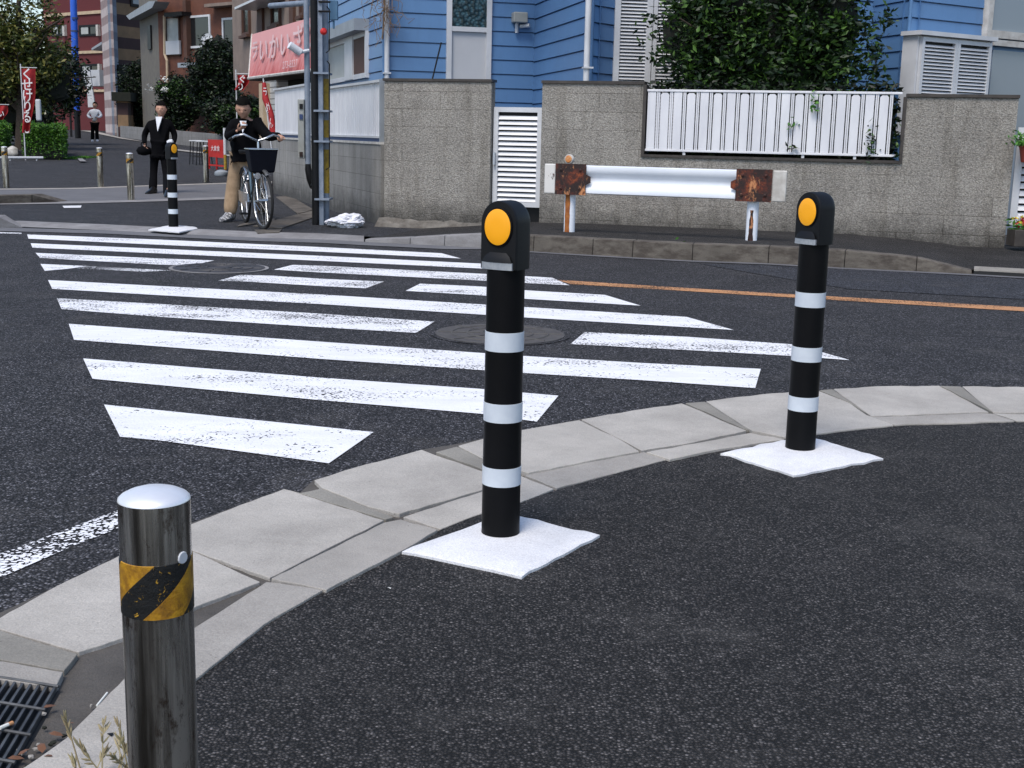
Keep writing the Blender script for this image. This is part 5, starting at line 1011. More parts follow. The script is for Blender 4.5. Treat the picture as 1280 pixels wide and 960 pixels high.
u0, u1, z0, z1 = rect(RB, 118, 56, 131, 63, 1); mb = MB(); mb.exF(RB, [(u0, z0), (u1, z1), (u1, z1 + .15), (u0, z0 + .12)], 0.02, 1.2); mb.build('small_hood', MT['roofgrey'], rb)
Fs = Fr(XY(104, 72), XY(128, 72)); q = [Fs.uz(*p) for p in ((107.5, 88), (112, 87), (118, 128), (116, 134), (110, 134))]; mb = MB(); mb.exF(Fs, q, 0, -.15); mb.build('stair_side', MT['white_metal'], rb)
# striped tower
TW = Fr(XY(129.5, 69), XY(141, 65.5)); tw = thing('tower_block', 'striped tile tower with pale corner and tan bands behind the walking person', 'building', TW.P(0, -4, 0))
TD = Fr(XY(149, 67), XY(260, 73)); TB = Fr(XY(141, 65.5), XY(149, 67)); 
for F, m_ in ((TW, 'band_light'), (TB, 'band_blue'), (TD, 'band_dark')): mb = MB(); mb.box(F, 0, F.L, 0, -.12, -.3, 16); mb.build('wall', MT[m_], tw)
window(TD, 163, -6, 179, 9, tw, 'glass_grey', 'black_m', fw_=.15); fbox(TD, 149, 82, 180, 150, .0, .3, MT['core'], 'dark_panel', tw)  # near-black box standing out from the tower wall, no opening cut
mb = MB(); 
for i, x in enumerate((121, 128, 136, 144)): u0, u1 = TB.uz(x, 140)[0], TB.uz(x + 4, 140)[0]; mb = MB(); mb.box(TB, u0 - .1, u1, 1.0, 1.5, .3, TB.uz(136, 124, 1.5)[1]); mb.build('entrance_column', MT['band_dark'], tw)
u0, u1 = TB.uz(118, 120)[0], TB.uz(150, 120)[0]; mb = MB(); mb.box(TB, u0, u1, .8, 1.7, TB.uz(136, 124, 1.5)[1] + .01, TB.uz(136, 112, 1.5)[1]); mb.build('entrance_beam', MT['core'], tw)
# brown house
BH = Fr(XY(200, 57), XY(330, 52)); BS = Fr(XY(177, 62), XY(200, 57)); bh = thing('house', 'brown rendered house with a satellite dish behind the dark shrubs', 'house', BH.P(BH.L / 2, -3, .4))
mb = MB(); mb.box(BH, 0, BH.L, 0, -7, 0, 11); mb.build('wall', MT['brownwall'], bh); mb = MB(); mb.box(BS, 0, BS.L, 0, -3, 0, 8); mb.build('side_wall', MT['greyside'], bh)
q = [BS.uz(*p, .3) for p in ((163, 20), (167, 25), (196, 10), (200, 2), (192, 2))]; mb = MB(); mb.exF(BS, q, .5, -.1); mb.build('eave', MT['roofgrey'], bh)
fbox(BS, 184, 32, 188, 62, .0, .08, MT['black_m'], 'slit_window', bh)
for args in (((207, 20, 225, 70), 'frost'), ((234, 19, 263, 60), 'glass'), ((278, 22, 294, 60), 'glass'), ((222, 98, 234, 110), 'frost')): window(BH, *args[0], bh, args[1], 'white_metal' if args[1] == 'glass' else 'brown', fw_=.09)
fbox(BH, 205, 15, 227, 20, 0, .5, MT['black_m'], 'window_hood', bh); fbox(BH, 222, 78, 254, 84, 0, .9, MT['roofgrey'], 'canopy', bh); fbox(BH, 207, 51, 224, 68, .05, .15, MT['panel_grey'], 'balcony_panel', bh); fbox(BH, 229, 0, 233, 80, .0, .25, MT['brown'], 'corner_board', bh); fbox(BH, 255, 3, 300, 7, .0, .5, MT['beige'], 'upper_ledge', bh)
mb = MB(); pts = [BH.P(*(lambda a: (a[0], .15, a[1]))(BH.uz(x, y))) for x, y in ((209, 20), (209.5, 68), (212.5, 76), (213, 104))]; mb.tube(pts, .06, 8); mb.build('downpipe', MT['cream'], bh)
u, z = BH.uz(257.5, 50, 1.2); mb = MB(); mb.lathe(BH.P(u, 1.1, z), [(.02, 0), (.12, .01), (.20, .05), (.25, .10), (.245, .11), (.15, .05), (.02, .03)], 24, (-.25, -1, .35)); dsh = mb.build('satellite_dish', MT['white_metal'], bh, smooth=60); mb = MB(); mb.tube([BH.P(u, .0, z - .35), BH.P(u, 1.05, z - .1)], .03, 6); mb.tube([BH.P(u, 1.1, z - .1), BH.P(u - .1, 1.5, z)], .015, 6); mb.build('dish_arm', MT['roofgrey'], dsh)
# beige shop with the red awning
SH = Fr(XY(292, 30.5), XY(410, 23.3)); sh = thing('shop', 'beige rendered shop with a faded red lettered awning left of the pole', 'shop', SH.P(SH.L / 2, -3, .1))
za = SH.uz(330, 99)[1]; mb = MB(); mb.box(SH, 0, SH.L, 0, -5, SH.uz(350, 92)[1], 7.5); mb.build('upper_wall', MT['beige'], sh); 
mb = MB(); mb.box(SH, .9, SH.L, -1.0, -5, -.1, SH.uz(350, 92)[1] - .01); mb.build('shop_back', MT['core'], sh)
for x0, y0, x1, y1 in ((303, 5, 312, 44), (339, -10, 350, 32), (375, -10, 380, 20)): window(SH, x0, y0, x1, y1, sh, 'glass', 'brown', fw_=.06, sill=True)
for x0, x1 in ((321, 327), (361, 366)): fbox(SH, x0, -20, x1, 45, 0, .06, MT['brown'], 'pilaster', sh)
u0 = SH.uz(293, 14)[0]; mb = MB(); q = [SH.uz(*p, .5) for p in ((293, 12), (326, -3), (326, -6), (293, 9))]; mb.exF(SH, q, .0, .5); mb.build('roof_edge', MT['white_metal'], sh)
fbox(SH, 324, 104, 329, 172, -.05, .1, MT['cream'], 'door_post', sh); fbox(SH, 329, 101, 343, 172, -.3, -.05, MT['tilewhite'], 'lap_board_wall', sh)
SA = SH.off(.75)
q = [SA.uz(*p) for p in ((316, 43), (400, 20), (398, 87), (311, 98))]
S2_ = SH.off(.45); q[0], q[1] = S2_.uz(315, 43), S2_.uz(402, 18); T = [SH.P(q[0][0], .45, q[0][1]), SH.P(q[1][0], .45, q[1][1]), SH.P(q[2][0] + .05, .75, q[2][1]), SH.P(q[3][0], .75, q[3][1])]
# recompute the slanted sheet so its outline stays where it stands
mb = MB(); N = 26; vs = []
for j in range(9):
    for i in range(N + 1):
        a = T[0].lerp(T[1], i / N); b = T[3].lerp(T[2], i / N); p = a.lerp(b, j / 8); p = p + SH.n * (.018 * math.sin(i * 1.9) * j / 8); vs.append(p)
mb.add(vs, [(j * (N + 1) + i, j * (N + 1) + i + 1, (j + 1) * (N + 1) + i + 1, (j + 1) * (N + 1) + i) for j in range(8) for i in range(N)]); mb.build('awning', MT['awning'], sh, smooth=60)
mb = MB(); mb.tube([T[3] + SH.n * .01, T[2] + SH.n * .01], .03, 6); mb.tube([T[0], T[3]], .02, 6); mb.build('awning_frame', MT['white_dirty'], sh)
def text(body, m, parent, O, ex, ey, size, name='lettering', th=.0, shear=0., off=None):
    cu = bpy.data.curves.new('t', 'FONT'); cu.body = body; cu.size = size; cu.align_x = 'CENTER'; cu.align_y = 'CENTER'; cu.shear = shear; cu.offset = th; cu.resolution_u = 3; cu.extrude = 0
    ob = bpy.data.objects.new('t', cu); COL.objects.link(ob); dg = bpy.context.evaluated_depsgraph_get(); me = bpy.data.meshes.new_from_object(ob.evaluated_get(dg))
    v = [O + ex * p.co.x + ey * p.co.y for p in me.vertices]; f = [tuple(p.vertices) for p in me.polygons]; bpy.data.objects.remove(ob)
    if not f: return None
    mb = MB(); mb.add(v, f); return mb.build(name, m, parent)
ex = (T[1] - T[0]).normalized(); 
for ch, s, yy, sz in zip('ラいかいざり', (.105, .25, .41, .57, .74, .90), (.42, .46, .45, .44, .42, .40), (.62, .78, .80, .80, .84, .8)):
    p = T[0].lerp(T[1], s).lerp(T[3].lerp(T[2], s), yy); ey = (T[0].lerp(T[1], s) - T[3].lerp(T[2], s)).normalized(); text(ch, MT['pink_txt'], sh, p + SH.n * .05, ex, ey, sz, th=.006)
p = T[0].lerp(T[1], .66).lerp(T[3].lerp(T[2], .66), .84); text('273-8337', MT['pink_txt'], sh, p + SH.n * .05, ex, ey, .27)
# far low wall with planting
lw0, lw1 = W(146, 171, 0), W(345, 196, 0); LF = Fr(lw0, lw1); lw = thing('low_wall', 'long low grey block wall along the side street below dark shrubs', 'wall', LF.P(LF.L / 2, -.1, .4)); mb = MB(); N = 12
vs = []
for i in range(N + 1):
    u = LF.L * i / N; g = hz(LF.P(u, 0, 0).y); 
    for d, z in ((0, g - .1), (0, g + .55), (-.15, g + .55), (-.15, g - .1)): vs.append(LF.P(u, d, z))
mb.add(vs, [(i * 4 + j, i * 4 + (j + 1) % 4, i * 4 + 4 + (j + 1) % 4, i * 4 + 4 + j) for i in range(N) for j in range(4)] + [(0, 1, 2, 3), (N * 4, N * 4 + 3, N * 4 + 2, N * 4 + 1)]); mb.build('blockwork', MT['stonewall'], lw)
flat('roadside_strip', [(200, 184), (240, 188.5), (340, 199), (340, 201), (240, 190.2), (200, 185.5)], .03, MT['slab2'], kind='structure')
flat('roadside_strip', [(100, 163), (118, 163.5), (150, 171.5), (180, 177), (150, 173), (112, 165)], .03, MT['slab2'], kind='structure')

# ================================================================== PLANTS
def clumps(box, k, n, sig, rng, hollow=0):
    (x0, x1), (y0, y1), (z0, z1) = box; c = np.stack([rng.uniform(x0, x1, k), rng.uniform(y0, y1, k), rng.uniform(z0, z1, k)], 1)
    p = c[rng.integers(0, k, n)] + rng.normal(size=(n, 3)) * sig; return p
def ell(c, r, k, n, sig, rng, shell=.55):
    d = rng.normal(size=(k, 3)); d /= np.linalg.norm(d, axis=1)[:, None]; rad = rng.uniform(shell, 1, k)[:, None]; cc = np.array(c) + d * rad * np.array(r); return cc[rng.integers(0, k, n)] + rng.normal(size=(n, 3)) * sig
def lump(c, r, seed, amp=.25, sub=3):
    bm = bmesh.new(); bmesh.ops.create_icosphere(bm, subdivisions=sub, radius=1.); vs = []
    for v in bm.verts: q = v.co * (1 + amp * MN.noise(v.co * 2.2 + Vector((seed, 0, 0))) * 2); vs.append(Vector(c) + Vector((q.x * r[0], q.y * r[1], q.z * r[2])))
    fs = [tuple(v.index for v in f.verts) for f in bm.faces]; bm.free(); return vs, fs
rng = np.random.default_rng(21)
# garden tree behind the slatted fence
gc_ = D(957, 40, 14.75); gt2 = thing('garden_tree', 'dense dark green garden tree overhanging the white slatted fence', 'tree', Vector((gc_.x, 14.75, 0)))
mb = MB(); tp = Vector((gc_.x, 14.75, 0)); mb.tube([tp, tp + Vector((.05, 0, .8)), tp + Vector((-.02, .05, 1.5)), tp + Vector((.05, 0, 2.2))], [.09, .075, .06, .04], 10)
rr = random.Random(4)
for k in range(14):
    a = tp + Vector((rr.uniform(-.05, .05), 0, rr.uniform(.9, 1.9))); b = a + Vector((rr.uniform(-1.1, 1.1), rr.uniform(-.3, .3), rr.uniform(.3, 1.0))); mb.tube([a, a.lerp(b, .5) + Vector((0, 0, .1)), b], [.03, .02, .008], 6)
mb.build('trunk', MT['bark'], gt2, smooth=50)
xl, xr = D(826, 50, 14.6).x, D(1092, 50, 14.6).x; zt6 = D(950, -75, 14.7).z; zb6 = D(950, 112, 14.7).z
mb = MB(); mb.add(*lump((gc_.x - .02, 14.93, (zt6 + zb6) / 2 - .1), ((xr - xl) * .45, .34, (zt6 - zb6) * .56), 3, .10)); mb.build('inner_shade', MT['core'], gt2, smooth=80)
ctr = ((xl + xr) / 2, 14.72, (zt6 + zb6) / 2 + .05); rad = ((xr - xl) / 2 * .97, .42, (zt6 - zb6) / 2 * 1.05)
p1 = ell(ctr, rad, 190, 14500, (.075, .05, .07), rng, .5); p2 = clumps(((xl + .25, xr - .2), (14.42, 14.85), (zb6 - .3, zb6 + .75)), 130, 7000, .09, rng)
p3 = clumps(((xl - .12, xl + .2), (14.5, 14.7), (D(800, 80, 14.6).z, D(800, 10, 14.6).z)), 14, 260, (.07, .04, .05), rng); p4 = clumps(((xr - .2, xr + .14), (14.5, 14.7), (D(800, 100, 14.6).z, D(800, 5, 14.6).z)), 22, 420, (.05, .04, .07), rng)
p = np.concatenate([p1, p2, p3, p4]); p = p[(p[:, 1] > 14.35)]; leafcloud('crown', p, .040, MT['leaf_bush'], gt2, flat_=.8, var=.5)
sx0, sx1 = WL.P(uo0 - .1, 0, 0), WL.P(uo1 + .05, 0, 0); sh_t = thing('garden_shrub', 'black-green shrub row filling the gap behind the white slatted fence', 'shrub', (sx0 + sx1) / 2 - WL.n * .6)
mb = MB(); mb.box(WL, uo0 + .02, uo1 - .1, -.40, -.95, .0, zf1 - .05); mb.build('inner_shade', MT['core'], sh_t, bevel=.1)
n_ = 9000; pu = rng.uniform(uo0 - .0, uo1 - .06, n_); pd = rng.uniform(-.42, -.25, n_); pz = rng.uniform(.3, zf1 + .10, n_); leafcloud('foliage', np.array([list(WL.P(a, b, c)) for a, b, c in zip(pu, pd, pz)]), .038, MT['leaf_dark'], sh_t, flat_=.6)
for i, (x, y, n, sx, sz, lab) in enumerate(((1018, 128, 26, .03, .07, 'green creeper hanging over the top of the slatted fence'), (990, 155, 12, .05, .03, 'small bright green sprig poking through the middle of the slatted fence'), (991, 184, 9, .03, .03, 'tiny dark sprig at the foot of the slatted fence below the bright sprig'), (1088, 178, 42, .035, .10, 'tall climbing weed growing up the right part of the slatted fence'), (1121, 176, 18, .02, .10, 'thin creeper at the right end of the slatted fence'))):
    c = WL.uz(x, y); c = WL.P(c[0], .03, c[1]); pp = np.array(c) + rng.normal(size=(n, 3)) * np.array((sx, .012, sz)); leafcloud('creeper', pp, .032, MT['grass'] if i < 2 else MT['leaf_bush'], label=lab, cat='creeper')
# left street tree, with sky between its leaves
tb = W(20, 200, 0); tb = Vector((D(22, 100, 42).x, 42, hz(42))); lt = thing('street_tree', 'large olive green tree at the upper left corner behind the red banner', 'tree', tb)
mb = MB(); mb.tube([tb, tb + Vector((.1, 0, 1.4)), tb + Vector((0, .1, 3.2)), tb + Vector((.2, 0, 5))], [.22, .17, .13, .06], 10); rr = random.Random(9)
for k in range(26):
    a = tb + Vector((0, 0, rr.uniform(1.2, 3.6))); b = a + Vector((rr.uniform(-2.6, 2.2), rr.uniform(-1.2, 1.2), rr.uniform(.4, 2))); mb.tube([a, a.lerp(b, .5) + Vector((0, 0, .2)), b], [.07, .045, .012], 6)
mb.build('trunk', MT['bark'], lt, smooth=50)
c = D(18, 62, 42); p1 = ell((c.x - .2, 42, c.z - .1), (2.2, 1.3, 2.0), 150, 11000, .17, rng, .25); p2 = ell((c.x - 2.2, 42.3, c.z - 1), (1.9, 1.2, 1.9), 120, 6000, .2, rng, .3)
p = np.concatenate([p1, p2]); lim = 43 - .0; leafcloud('crown', p, .085, MT['leaf_tree'], lt, flat_=.6)
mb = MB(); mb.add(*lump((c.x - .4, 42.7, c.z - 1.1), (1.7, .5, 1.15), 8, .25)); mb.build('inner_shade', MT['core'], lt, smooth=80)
tb2 = Vector((D(60, 100, 48).x, 48, hz(48))); t2 = thing('street_tree', 'darker low tree between the red banner and the blue pole', 'tree', tb2); mb = MB(); mb.tube([tb2, tb2 + Vector((0, 0, 3.4))], [.15, .06], 8); mb.build('trunk', MT['bark'], t2)
c = D(56, 103, 48); leafcloud('crown', ell((c.x, 48, c.z), (1.6, .9, 1.5), 160, 11000, .17, rng, .2), .085, MT['leaf_dark'], t2, flat_=.6)
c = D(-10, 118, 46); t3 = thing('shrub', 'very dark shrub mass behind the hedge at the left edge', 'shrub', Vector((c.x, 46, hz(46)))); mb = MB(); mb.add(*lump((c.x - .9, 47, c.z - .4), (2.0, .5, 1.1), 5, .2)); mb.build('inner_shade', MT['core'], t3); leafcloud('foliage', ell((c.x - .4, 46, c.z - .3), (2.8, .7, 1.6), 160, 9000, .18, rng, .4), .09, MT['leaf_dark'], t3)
# clipped hedges
def hedge(x0, x1, y, zt_, dep, label, n):
    a = W(x0, y, 0); b = W(x1, y, 0); h = zt_; t = thing('hedge', label, 'hedge', (a + b) / 2); g = a.z; SHR = -.36
    def shp(p): p = p.copy(); p[:, 0] += SHR * (p[:, 1] - a.y); return p
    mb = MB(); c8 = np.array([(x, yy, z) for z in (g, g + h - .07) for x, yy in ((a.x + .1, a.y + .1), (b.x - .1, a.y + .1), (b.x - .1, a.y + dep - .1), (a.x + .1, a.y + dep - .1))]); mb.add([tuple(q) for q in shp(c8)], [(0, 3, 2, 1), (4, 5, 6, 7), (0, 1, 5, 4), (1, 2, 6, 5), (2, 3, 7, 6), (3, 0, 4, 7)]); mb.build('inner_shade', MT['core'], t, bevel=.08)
    top = np.stack([rng.uniform(a.x, b.x, n), rng.uniform(a.y, a.y + dep, n), rng.normal(g + h, .035, n)], 1); top[:, 2] += .05 * np.sin(top[:, 0] * 5) + .04 * np.sin(top[:, 1] * 7)
    e = np.minimum(np.minimum(top[:, 0] - a.x, b.x - top[:, 0]), np.minimum(top[:, 1] - a.y, a.y + dep - top[:, 1])); top[:, 2] -= .12 * np.exp(-e / .12)
    m1 = n // 4; fr_ = np.stack([rng.uniform(a.x, b.x, m1), rng.normal(a.y + .05, .04, m1), g + h * rng.uniform(0, 1, m1) ** .45], 1); sd1 = np.stack([rng.normal(b.x - .04, .04, m1), rng.uniform(a.y, a.y + dep, m1), g + h * rng.uniform(0, 1, m1) ** .45], 1)
    leafcloud('foliage', shp(np.concatenate([top, fr_, sd1])), .036, MT['leaf_hedge'], t, flat_=.9); return t
hedge(28, 96, 199, .90, 4.6, 'clipped green hedge right of the foot of the red banner', 9000)
hedge(-60, 26, 195, .95, 4.6, 'clipped green hedge at the left edge behind the steel bollard', 7000)
gr = W(84, 199, 0); pp = np.stack([rng.uniform(W(78, 199, 0).x, W(99, 199, 0).x, 1200), rng.uniform(gr.y - .1, gr.y + 1.8, 1200), np.full(1200, gr.z + .03)], 1); leafcloud('verge_grass', pp, .05, MT['grass'], kind='stuff', flat_=.2)
flat('verge_kerb', [(97, 198), (103, 198), (108, 201.5), (100, 201.5)], .05, MT['kerbflush'], kind='structure')
a, b = W(-30, 201, 0), W(54, 201, 0); t = thing('low_rail', 'low white pipe rail on short posts in front of the left hedge', 'rail', (a + b) / 2); mb = MB(); mb.tube([a + Vector((0, 0, .08)), b + Vector((0, 0, .08))], .035, 8); mb.build('rail', MT['white_metal'], t)
for f_ in (.1, .5, .9): mb = MB(); q = a.lerp(b, f_); mb.tube([q, q + Vector((0, 0, .09))], .02, 6); mb.build('post', MT['white_metal'], t)
c = W(16, 197, 0); mb = MB(); mb.add(*lump((c.x, c.y, c.z + .14), (.17, .15, .17), 2, .12)); mb.build('white_stone', MT['white_dirty'], smooth=60, label='rounded pale stone lying between the hedges behind the low rail', cat='stone')
# shrubs above the low wall
for i, (x0, x1, y0, y1, Yd, n, mm, lab) in enumerate(((236, 302, 44, 142, 49.0, 9000, 'leaf_dark', 'tall dark shrub in front of the brown house below the satellite dish'), (196, 250, 92, 165, 54, 7000, 'leaf_dark', 'dark flowering shrub directly behind the head of the man in the suit'), (250, 345, 118, 172, 45.5, 8000, 'leaf_dark', 'low dark shrub behind the person with the bicycle'), (148, 196, 72, 166, 63.5, 7000, 'leaf_dark', 'tall black-green shrub at the foot of the striped tower'))):
    a, b = D((x0 + x1) / 2, y0, Yd), D((x0 + x1) / 2, y1, Yd); hw = (x1 - x0) / 2 * Yd / FPX; c = (a + b) / 2; t = thing('shrub', lab, 'shrub', Vector((c.x, Yd, hz(Yd)))); rz_ = (a.z - b.z) / 2
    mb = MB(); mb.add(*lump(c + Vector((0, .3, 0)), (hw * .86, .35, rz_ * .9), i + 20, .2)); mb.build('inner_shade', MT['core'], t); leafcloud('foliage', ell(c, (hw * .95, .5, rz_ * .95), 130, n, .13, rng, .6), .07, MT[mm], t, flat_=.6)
    if i in (1, 2):
        k = 160; e_ = ell(c + Vector((0, -.45, rz_ * .35 if i == 1 else .1)), (hw * .8, .12, rz_ * .4), 14, 2200 if i == 1 else 900, .10, rng, .2); leafcloud('sunlit_leaves', e_, .06, MT['leaf_bush'], t, flat_=1.)
    if i == 1:
        for x, y in ((205, 100), (187, 110), (206, 112)): q = D(x, y, Yd - .7); leafcloud('white_flowers', np.array(q) + rng.normal(size=(34, 3)) * .07, .05, MT['petal_w'], t, flat_=1.)
# weeds and litter
def tuft(c, n, h, m, label, cat='weed', spread=.05, size=.006):
    mb = MB(); rr = random.Random(n + int(h * 100)); 
    for k in range(n):
        a = c + Vector((rr.gauss(0, spread * .5), rr.gauss(0, spread * .4), 0)); d = Vector((rr.gauss(0, .5), rr.gauss(0, .5), 1)).normalized() * h * rr.uniform(.5, 1.1); s = Vector((d.y, -d.x, 0)); s = (s.normalized() if s.length > 1e-5 else Vector((1, 0, 0))) * size
        m1 = a + d * .55 + Vector((0, 0, h * .05)); e = a + d + Vector((d.x * .3, d.y * .3, -h * .12)); mb.add([a - s, a + s, m1 + s * .8, m1 - s * .8, e], [(0, 1, 2, 3), (3, 2, 4)])
    mb.build('weed', m, label=label, cat=cat)
leafcloud('weed', np.array(W(850, 322, .01)) + np.abs(rng.normal(size=(190, 3))) * np.array((.07, .02, .05)) * np.where(rng.uniform(size=(190, 3)) > .5, 1, np.array((-1, -1, 1))), .028, MT['grass'], label='small green weed growing at the foot of the kerb below the guardrail', cat='weed')
leafcloud('weed', np.array(W(806, 320, .01)) + rng.normal(size=(30, 3)) * np.array((.05, .01, .008)), .02, MT['grass'], label='tiny flat weed left of the green weed at the kerb foot', cat='weed')
c = W(148, 975, .02); mb = MB(); rr = random.Random(14)
for k in range(17):
    d = Vector((rr.gauss(0, .45), rr.gauss(0, .4), 1)).normalized(); L = rr.uniform(.04, .105); a = c + Vector((rr.gauss(0, .03), rr.gauss(0, .025), 0)); e = a + d * L; mb.tube([a, a + d * L * .5, e], [.0016, .0013, .0008], 4)
    for j in range(12): q = a + d * L * rr.uniform(.55, 1.05); o = Vector((rr.gauss(0, .006), rr.gauss(0, .006), rr.gauss(0, .004))); mb.tube([q, q + o * .5 + d * .008, q + o + d * .016], [.0012, .0022, .0005], 4)
mb.build('dry_weed', MT['dry'], label='tuft of dry straw coloured weeds beside the near steel bollard', cat='weed')
def litter(x, y, sz, m, label, name='dead_leaf', n=1, z=.022):
    c = W(x, y, z); rr = random.Random(int(x * 7 + y)); mb = MB(); a0_ = rr.uniform(0, 6.28); u = Vector((math.cos(a0_), math.sin(a0_), .12)) * sz; v = Vector((-math.sin(a0_), math.cos(a0_), .2)) * sz * .45
    mb.add([c - u, c - u * .3 + v, c + u * .5 + v * .9, c + u, c + u * .4 - v * .8 + Vector((0, 0, sz * .3)), c - u * .4 - v + Vector((0, 0, sz * .2))], [(0, 1, 4, 5), (1, 2, 4), (2, 3, 4)]); return mb.build(name, m, label=label, cat='leaf' if name == 'dead_leaf' else 'litter')
litter(138, 918, .012, MT['black_m'], 'dark curled scrap lying just left of the near steel bollard'); litter(486, 735, .010, MT['petal_w'], 'tiny white scrap on the dark pavement left of the white pad', 'paper_scrap', z=.012)
for i, (x, y, s) in enumerate(((640, 284, .03), (62, 883, .012), (70, 918, .014), (52, 935, .016), (30, 940, .012), (20, 948, .014), (86, 905, .010), (12, 905, .016), (60, 945, .01))):
    if i == 0: continue
    o = litter(x, y, s, MT['dryleaf'], 'small dry brown leaf among the litter at the edge of the drain grate'); o['group'] = 'dead leaves around the drain grate'
mb = MB(); a, b = W(121, 882, .022), W(134, 866, .022); mb.tube([a, b], .0022, 5); mb.build('straw', MT['petal_w'], label='pale straw lying on the near kerb left of the steel bollard', cat='litter')
mb = MB(); a, b = W(0, 910, .03), W(16, 903, .03); mb.tube([a, a.lerp(b, .65)], .0035, 8); cg = mb.build('cigarette_end', MT['petal_w'], label='cigarette end on the drain grate at the bottom left', cat='litter'); mb = MB(); mb.tube([a.lerp(b, .66), b], .0036, 8); mb.build('filter', MT['orange'], cg)
rr = random.Random(33)
for i in range(16):
    x, y = rr.choice(((60, 900), (90, 870), (45, 945), (75, 935), (30, 950))); x += rr.gauss(0, 16); y += rr.gauss(0, 12)
    c = W(x, y, .016); mb = MB(); mb.add(*lump(c, (rr.uniform(.003, .008), rr.uniform(.003, .006), .004), i, .3, 1)); mb.build('pebble', MT['slab2'] if i % 3 else MT['core'], label='small pebble in the dirt beside the bottom left drain grate', cat='pebble', group='pebbles beside the drain grate')

# ================================================================== BANNERS, STOOLS AND BOARD
def banner(px, y0, y1, wpx, Yd, label, chars, furl=.35, csize=.3, pole_top=None, lean=0, base_y=None):
    top, bot = D(px, y0, Yd), D(px, y1, Yd); wd = wpx * Yd / FPX; t = thing('banner', label, 'banner', Vector((top.x, Yd, hz(Yd)))); H = top.z - bot.z; x0 = top.x + lean * 0
    mb = MB(); mb.tube([(x0 - wd / 2 - .03, Yd, hz(Yd)), (x0 - wd / 2 - .03, Yd, top.z + .12)], .016, 8); mb.tube([(x0 - wd / 2 - .05, Yd, top.z + .03), (x0 + wd / 2 + .04, Yd - .02, top.z + .03)], .010, 6); mb.build('pole', MT['white_metal'], t)
    def surf(a, b):   # a across 0..1, b down 0..1
        k = 1 - furl * b; return Vector((x0 - wd / 2 + wd * a * k + .05 * math.sin(b * 5) * b, Yd - .03 + .06 * math.sin(a * 7 + b * 4) * (.4 + b), top.z - H * b))
    n, m_ = 12, 20; mb = MB(); vs = [surf(i / n, j / m_) for j in range(m_ + 1) for i in range(n + 1)]; mb.add(vs, [(j * (n + 1) + i, j * (n + 1) + i + 1, (j + 1) * (n + 1) + i + 1, (j + 1) * (n + 1) + i) for j in range(m_) for i in range(n)]); cl = mb.build('cloth', MT['red'], t, smooth=70)
    for i, ch in enumerate(chars):
        b = (i + .6) / len(chars); p = surf(.52, b) + Vector((0, -.09, 0)); text(ch, MT['white_txt'], cl, p, Vector((1 - furl * b * .6, 0, 0)), Vector((0, 0, 1)), csize, th=.004)
    return t
banner(36, 86, 166, 17, 34.0, 'red banner with white lettering rising from the green hedge', 'くせけりるし', .45, .34)
banner(4, 132, 150, 12, 37., 'small piece of red banner at the left edge above the hedge', 'い', .3, .2)
banner(304, 94, 113, 14, 28.5, 'short red banner hanging above the person with the bicycle', 'ぐり', .2, .18)
SHb = D(337, 110, 22.9); t = thing('banner', 'narrow furled red banner leaning on the side wall left of the white fence', 'banner', Vector((SHb.x, 22.9, 0)))
mb = MB(); a, b = D(330, 104, 23), D(342, 168, 22.7); mb.tube([D(329, 98, 23), Vector((b.x + .04, 22.7, .0))], .012, 6); mb.build('pole', MT['white_metal'], t); mb = MB(); mb.tube([a, a.lerp(b, .3) + Vector((-.02, -.03, 0)), a.lerp(b, .6) + Vector((.03, -.03, 0)), b], [.035, .06, .05, .07], 8); cl = mb.build('cloth', MT['red'], t, smooth=60)
for f_, ch in ((.2, 'ラ'), (.5, 'め'), (.8, 'ん')): text(ch, MT['white_txt'], cl, a.lerp(b, f_) + Vector((0, -.09, 0)), Vector((.4, 0, 0)), Vector((0, 0, 1)), .22)
bp = D(93.5, 60, 58); t = thing('blue_post', 'tall bright blue post standing beside the dark red apartment block', 'post', Vector((bp.x, 58, hz(58)))); r = 4.0 * 58 / FPX; zb7 = D(96, 138, 58).z; mb = MB(); mb.tube([(D(96, 138, 58).x, 58, zb7), (D(93, 0, 58).x, 58, 9.5)], r, 16); mb.build('shaft', MT['bluepole'], t, smooth=40); mb = MB(); mb.tube([(D(96, 138, 58).x, 58, hz(58)), (D(96, 138, 58).x, 58, zb7 - .01)], r * .9, 12); mb.build('base', MT['black_m'], t)
for y in (24, 40): z = D(93, y, 58).z; mb = MB(); mb.tube([(D(93.5, y, 58).x, 58, z), (D(93.5, y, 58).x, 58, z + .08)], r * 1.1, 16); mb.build('ring', MT['blue_dark'], t)
F_ = Fr(XY(79, 60), XY(92, 60)); t = thing('shop_sign', 'small yellow and pale blue sign left of the blue post', 'sign', F_.P(.2, 0, hz(60))); fbox(F_, 80.5, 86, 90, 110, 0, .1, mat('yellow_sign', (.55, .45, .03)), 'panel', t)
u, z = F_.uz(85, 91, .1); mb = MB(); mb.lathe(F_.P(u, .11, z), [(.14, 0), (.14, .01)], 20, F_.n); mb.build('blue_disc', MT['bluepole'], t); fbox(F_, 80.6, 101, 90, 104.5, .1, .11, MT['redplastic'], 'red_stripe', t)
mb = MB(); mb.box(F_, .2, .28, -.1, -.02, hz(60), z); mb.build('post', MT['black_m'], t)
F_ = Fr(XY(44, 40), XY(51, 40)); t = thing('signboard', 'upright white signboard behind the red banner', 'sign', F_.P(.1, 0, hz(40))); fbox(F_, 44, 124, 50.5, 151, 0, .12, MT['panel_grey'], 'board', t, bevel=.04); mb = MB(); mb.box(F_, .0, .17, -.1, .1, hz(40), D(47, 151.5, 40).z); mb.build('foot', MT['black_m'], t)
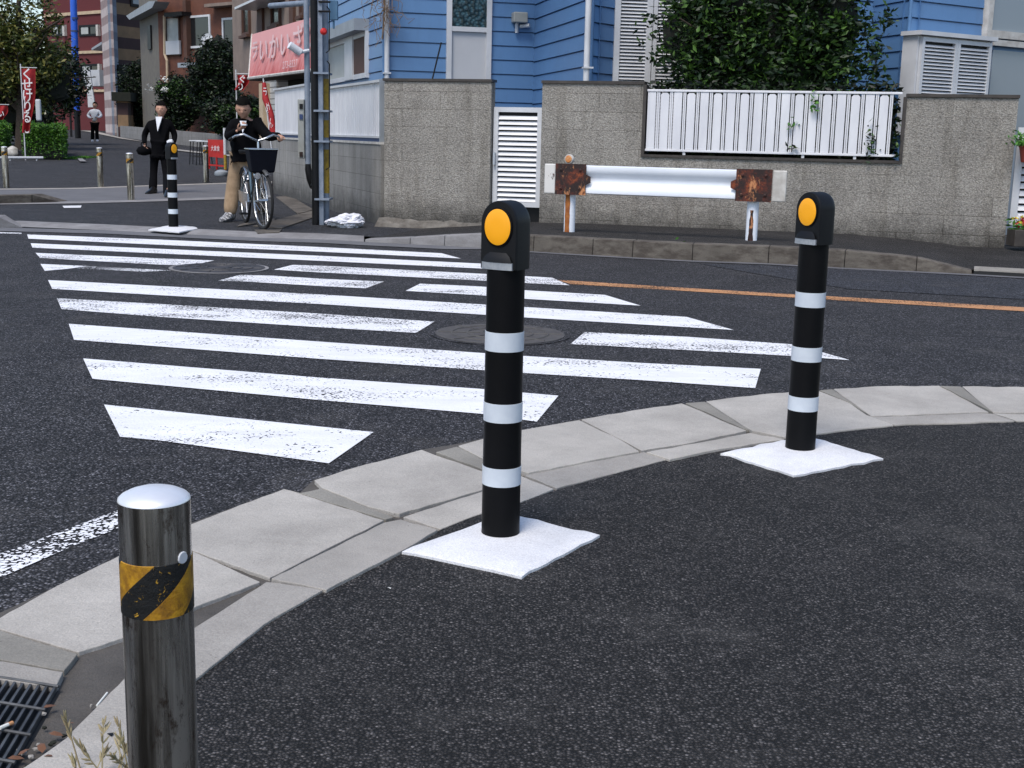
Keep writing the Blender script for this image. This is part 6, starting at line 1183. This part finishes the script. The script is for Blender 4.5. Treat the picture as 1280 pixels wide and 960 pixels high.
# stacked stools
for i, (x, yb) in enumerate(((247, 205.5), (255.5, 206.5))):
    c = W(x, yb, 0); t = thing('stool', ('black legged stool with pale seat left of the other stool', 'black legged stool with pale seat between the other stool and the steel bollard')[i], 'stool', c, 'stools by the low wall'); s = .17
    mb = MB(); mb.wbox(c.x - s, c.x + s, c.y - s, c.y + s, c.z + .60, c.z + .635); mb.build('seat', MT['white_metal'], t, bevel=.01)
    for sx in (-1, 1):
        for sy in (-1, 1): mb = MB(); mb.tube([(c.x + sx * s * .8, c.y + sy * s * .8, c.z + .598), (c.x + sx * s, c.y + sy * s, c.z)], .014, 6); mb.build('leg', MT['black_m'], t)
    mb = MB(); zz_ = c.z + .22; qs = [(c.x - s * .93, c.y - s * .93, zz_), (c.x + s * .93, c.y - s * .93, zz_), (c.x + s * .93, c.y + s * .93, zz_), (c.x - s * .93, c.y + s * .93, zz_), (c.x - s * .93, c.y - s * .93, zz_)]; mb.tube(qs, .01, 6); mb.build('stretcher', MT['black_m'], t)
c0, c1_ = W(262, 211, 0), W(283, 213, 0); F_ = Fr(c0, c1_); t = thing('folding_board', 'red folding board with white lettering behind the steel bollard', 'sign', F_.P(F_.L / 2, 0, c0.z)); H = .72; g = c0.z
mb = MB(); mb.exF(F_, [(0, g + .30), (F_.L, g + .28), (F_.L, g + H), (0, g + H)], .0, .03); pn = mb.build('panel', MT['redplastic'], t)
for u in (0, F_.L * .45, F_.L - .04): mb = MB(); mb.exF(F_, [(u, g), (u + .04, g), (u + .04, g + .30), (u, g + .30)], .0, .03); mb.build('leg', MT['redplastic'], t)
mb = MB(); mb.exF(F_, [(0, g + .08), (F_.L, g + .07), (F_.L, g + .11), (0, g + .12)], .031, .045); mb.build('crossbar', MT['redplastic'], t)
text('大衆食', MT['white_txt'], pn, F_.P(F_.L * .5, .06, g + .50), F_.e, Vector((0, 0, 1)), .15)
# banner foot (weighted base with pole) behind the rider
c = W(277, 220, 0); t = thing('banner_stand', 'grey weighted banner stand with a yellow sleeve behind the person with the bicycle', 'banner stand', c); mb = MB(); mb.lathe(c, [(.14, 0), (.16, .03), (.15, .09), (.08, .13), (.03, .14)], 20); mb.build('weight', MT['roofgrey'], t, smooth=50)
q = W(282, 219, 0); mb = MB(); mb.tube([(q.x, q.y, q.z + .13), (q.x, q.y, q.z + .45)], .035, 8); mb.build('sleeve', MT['yellow_old'], t); mb = MB(); mb.tube([(q.x, q.y, q.z + .46), (q.x, q.y, q.z + 1.05)], .035, 8); mb.build('upper_sleeve', MT['white_metal'], t)
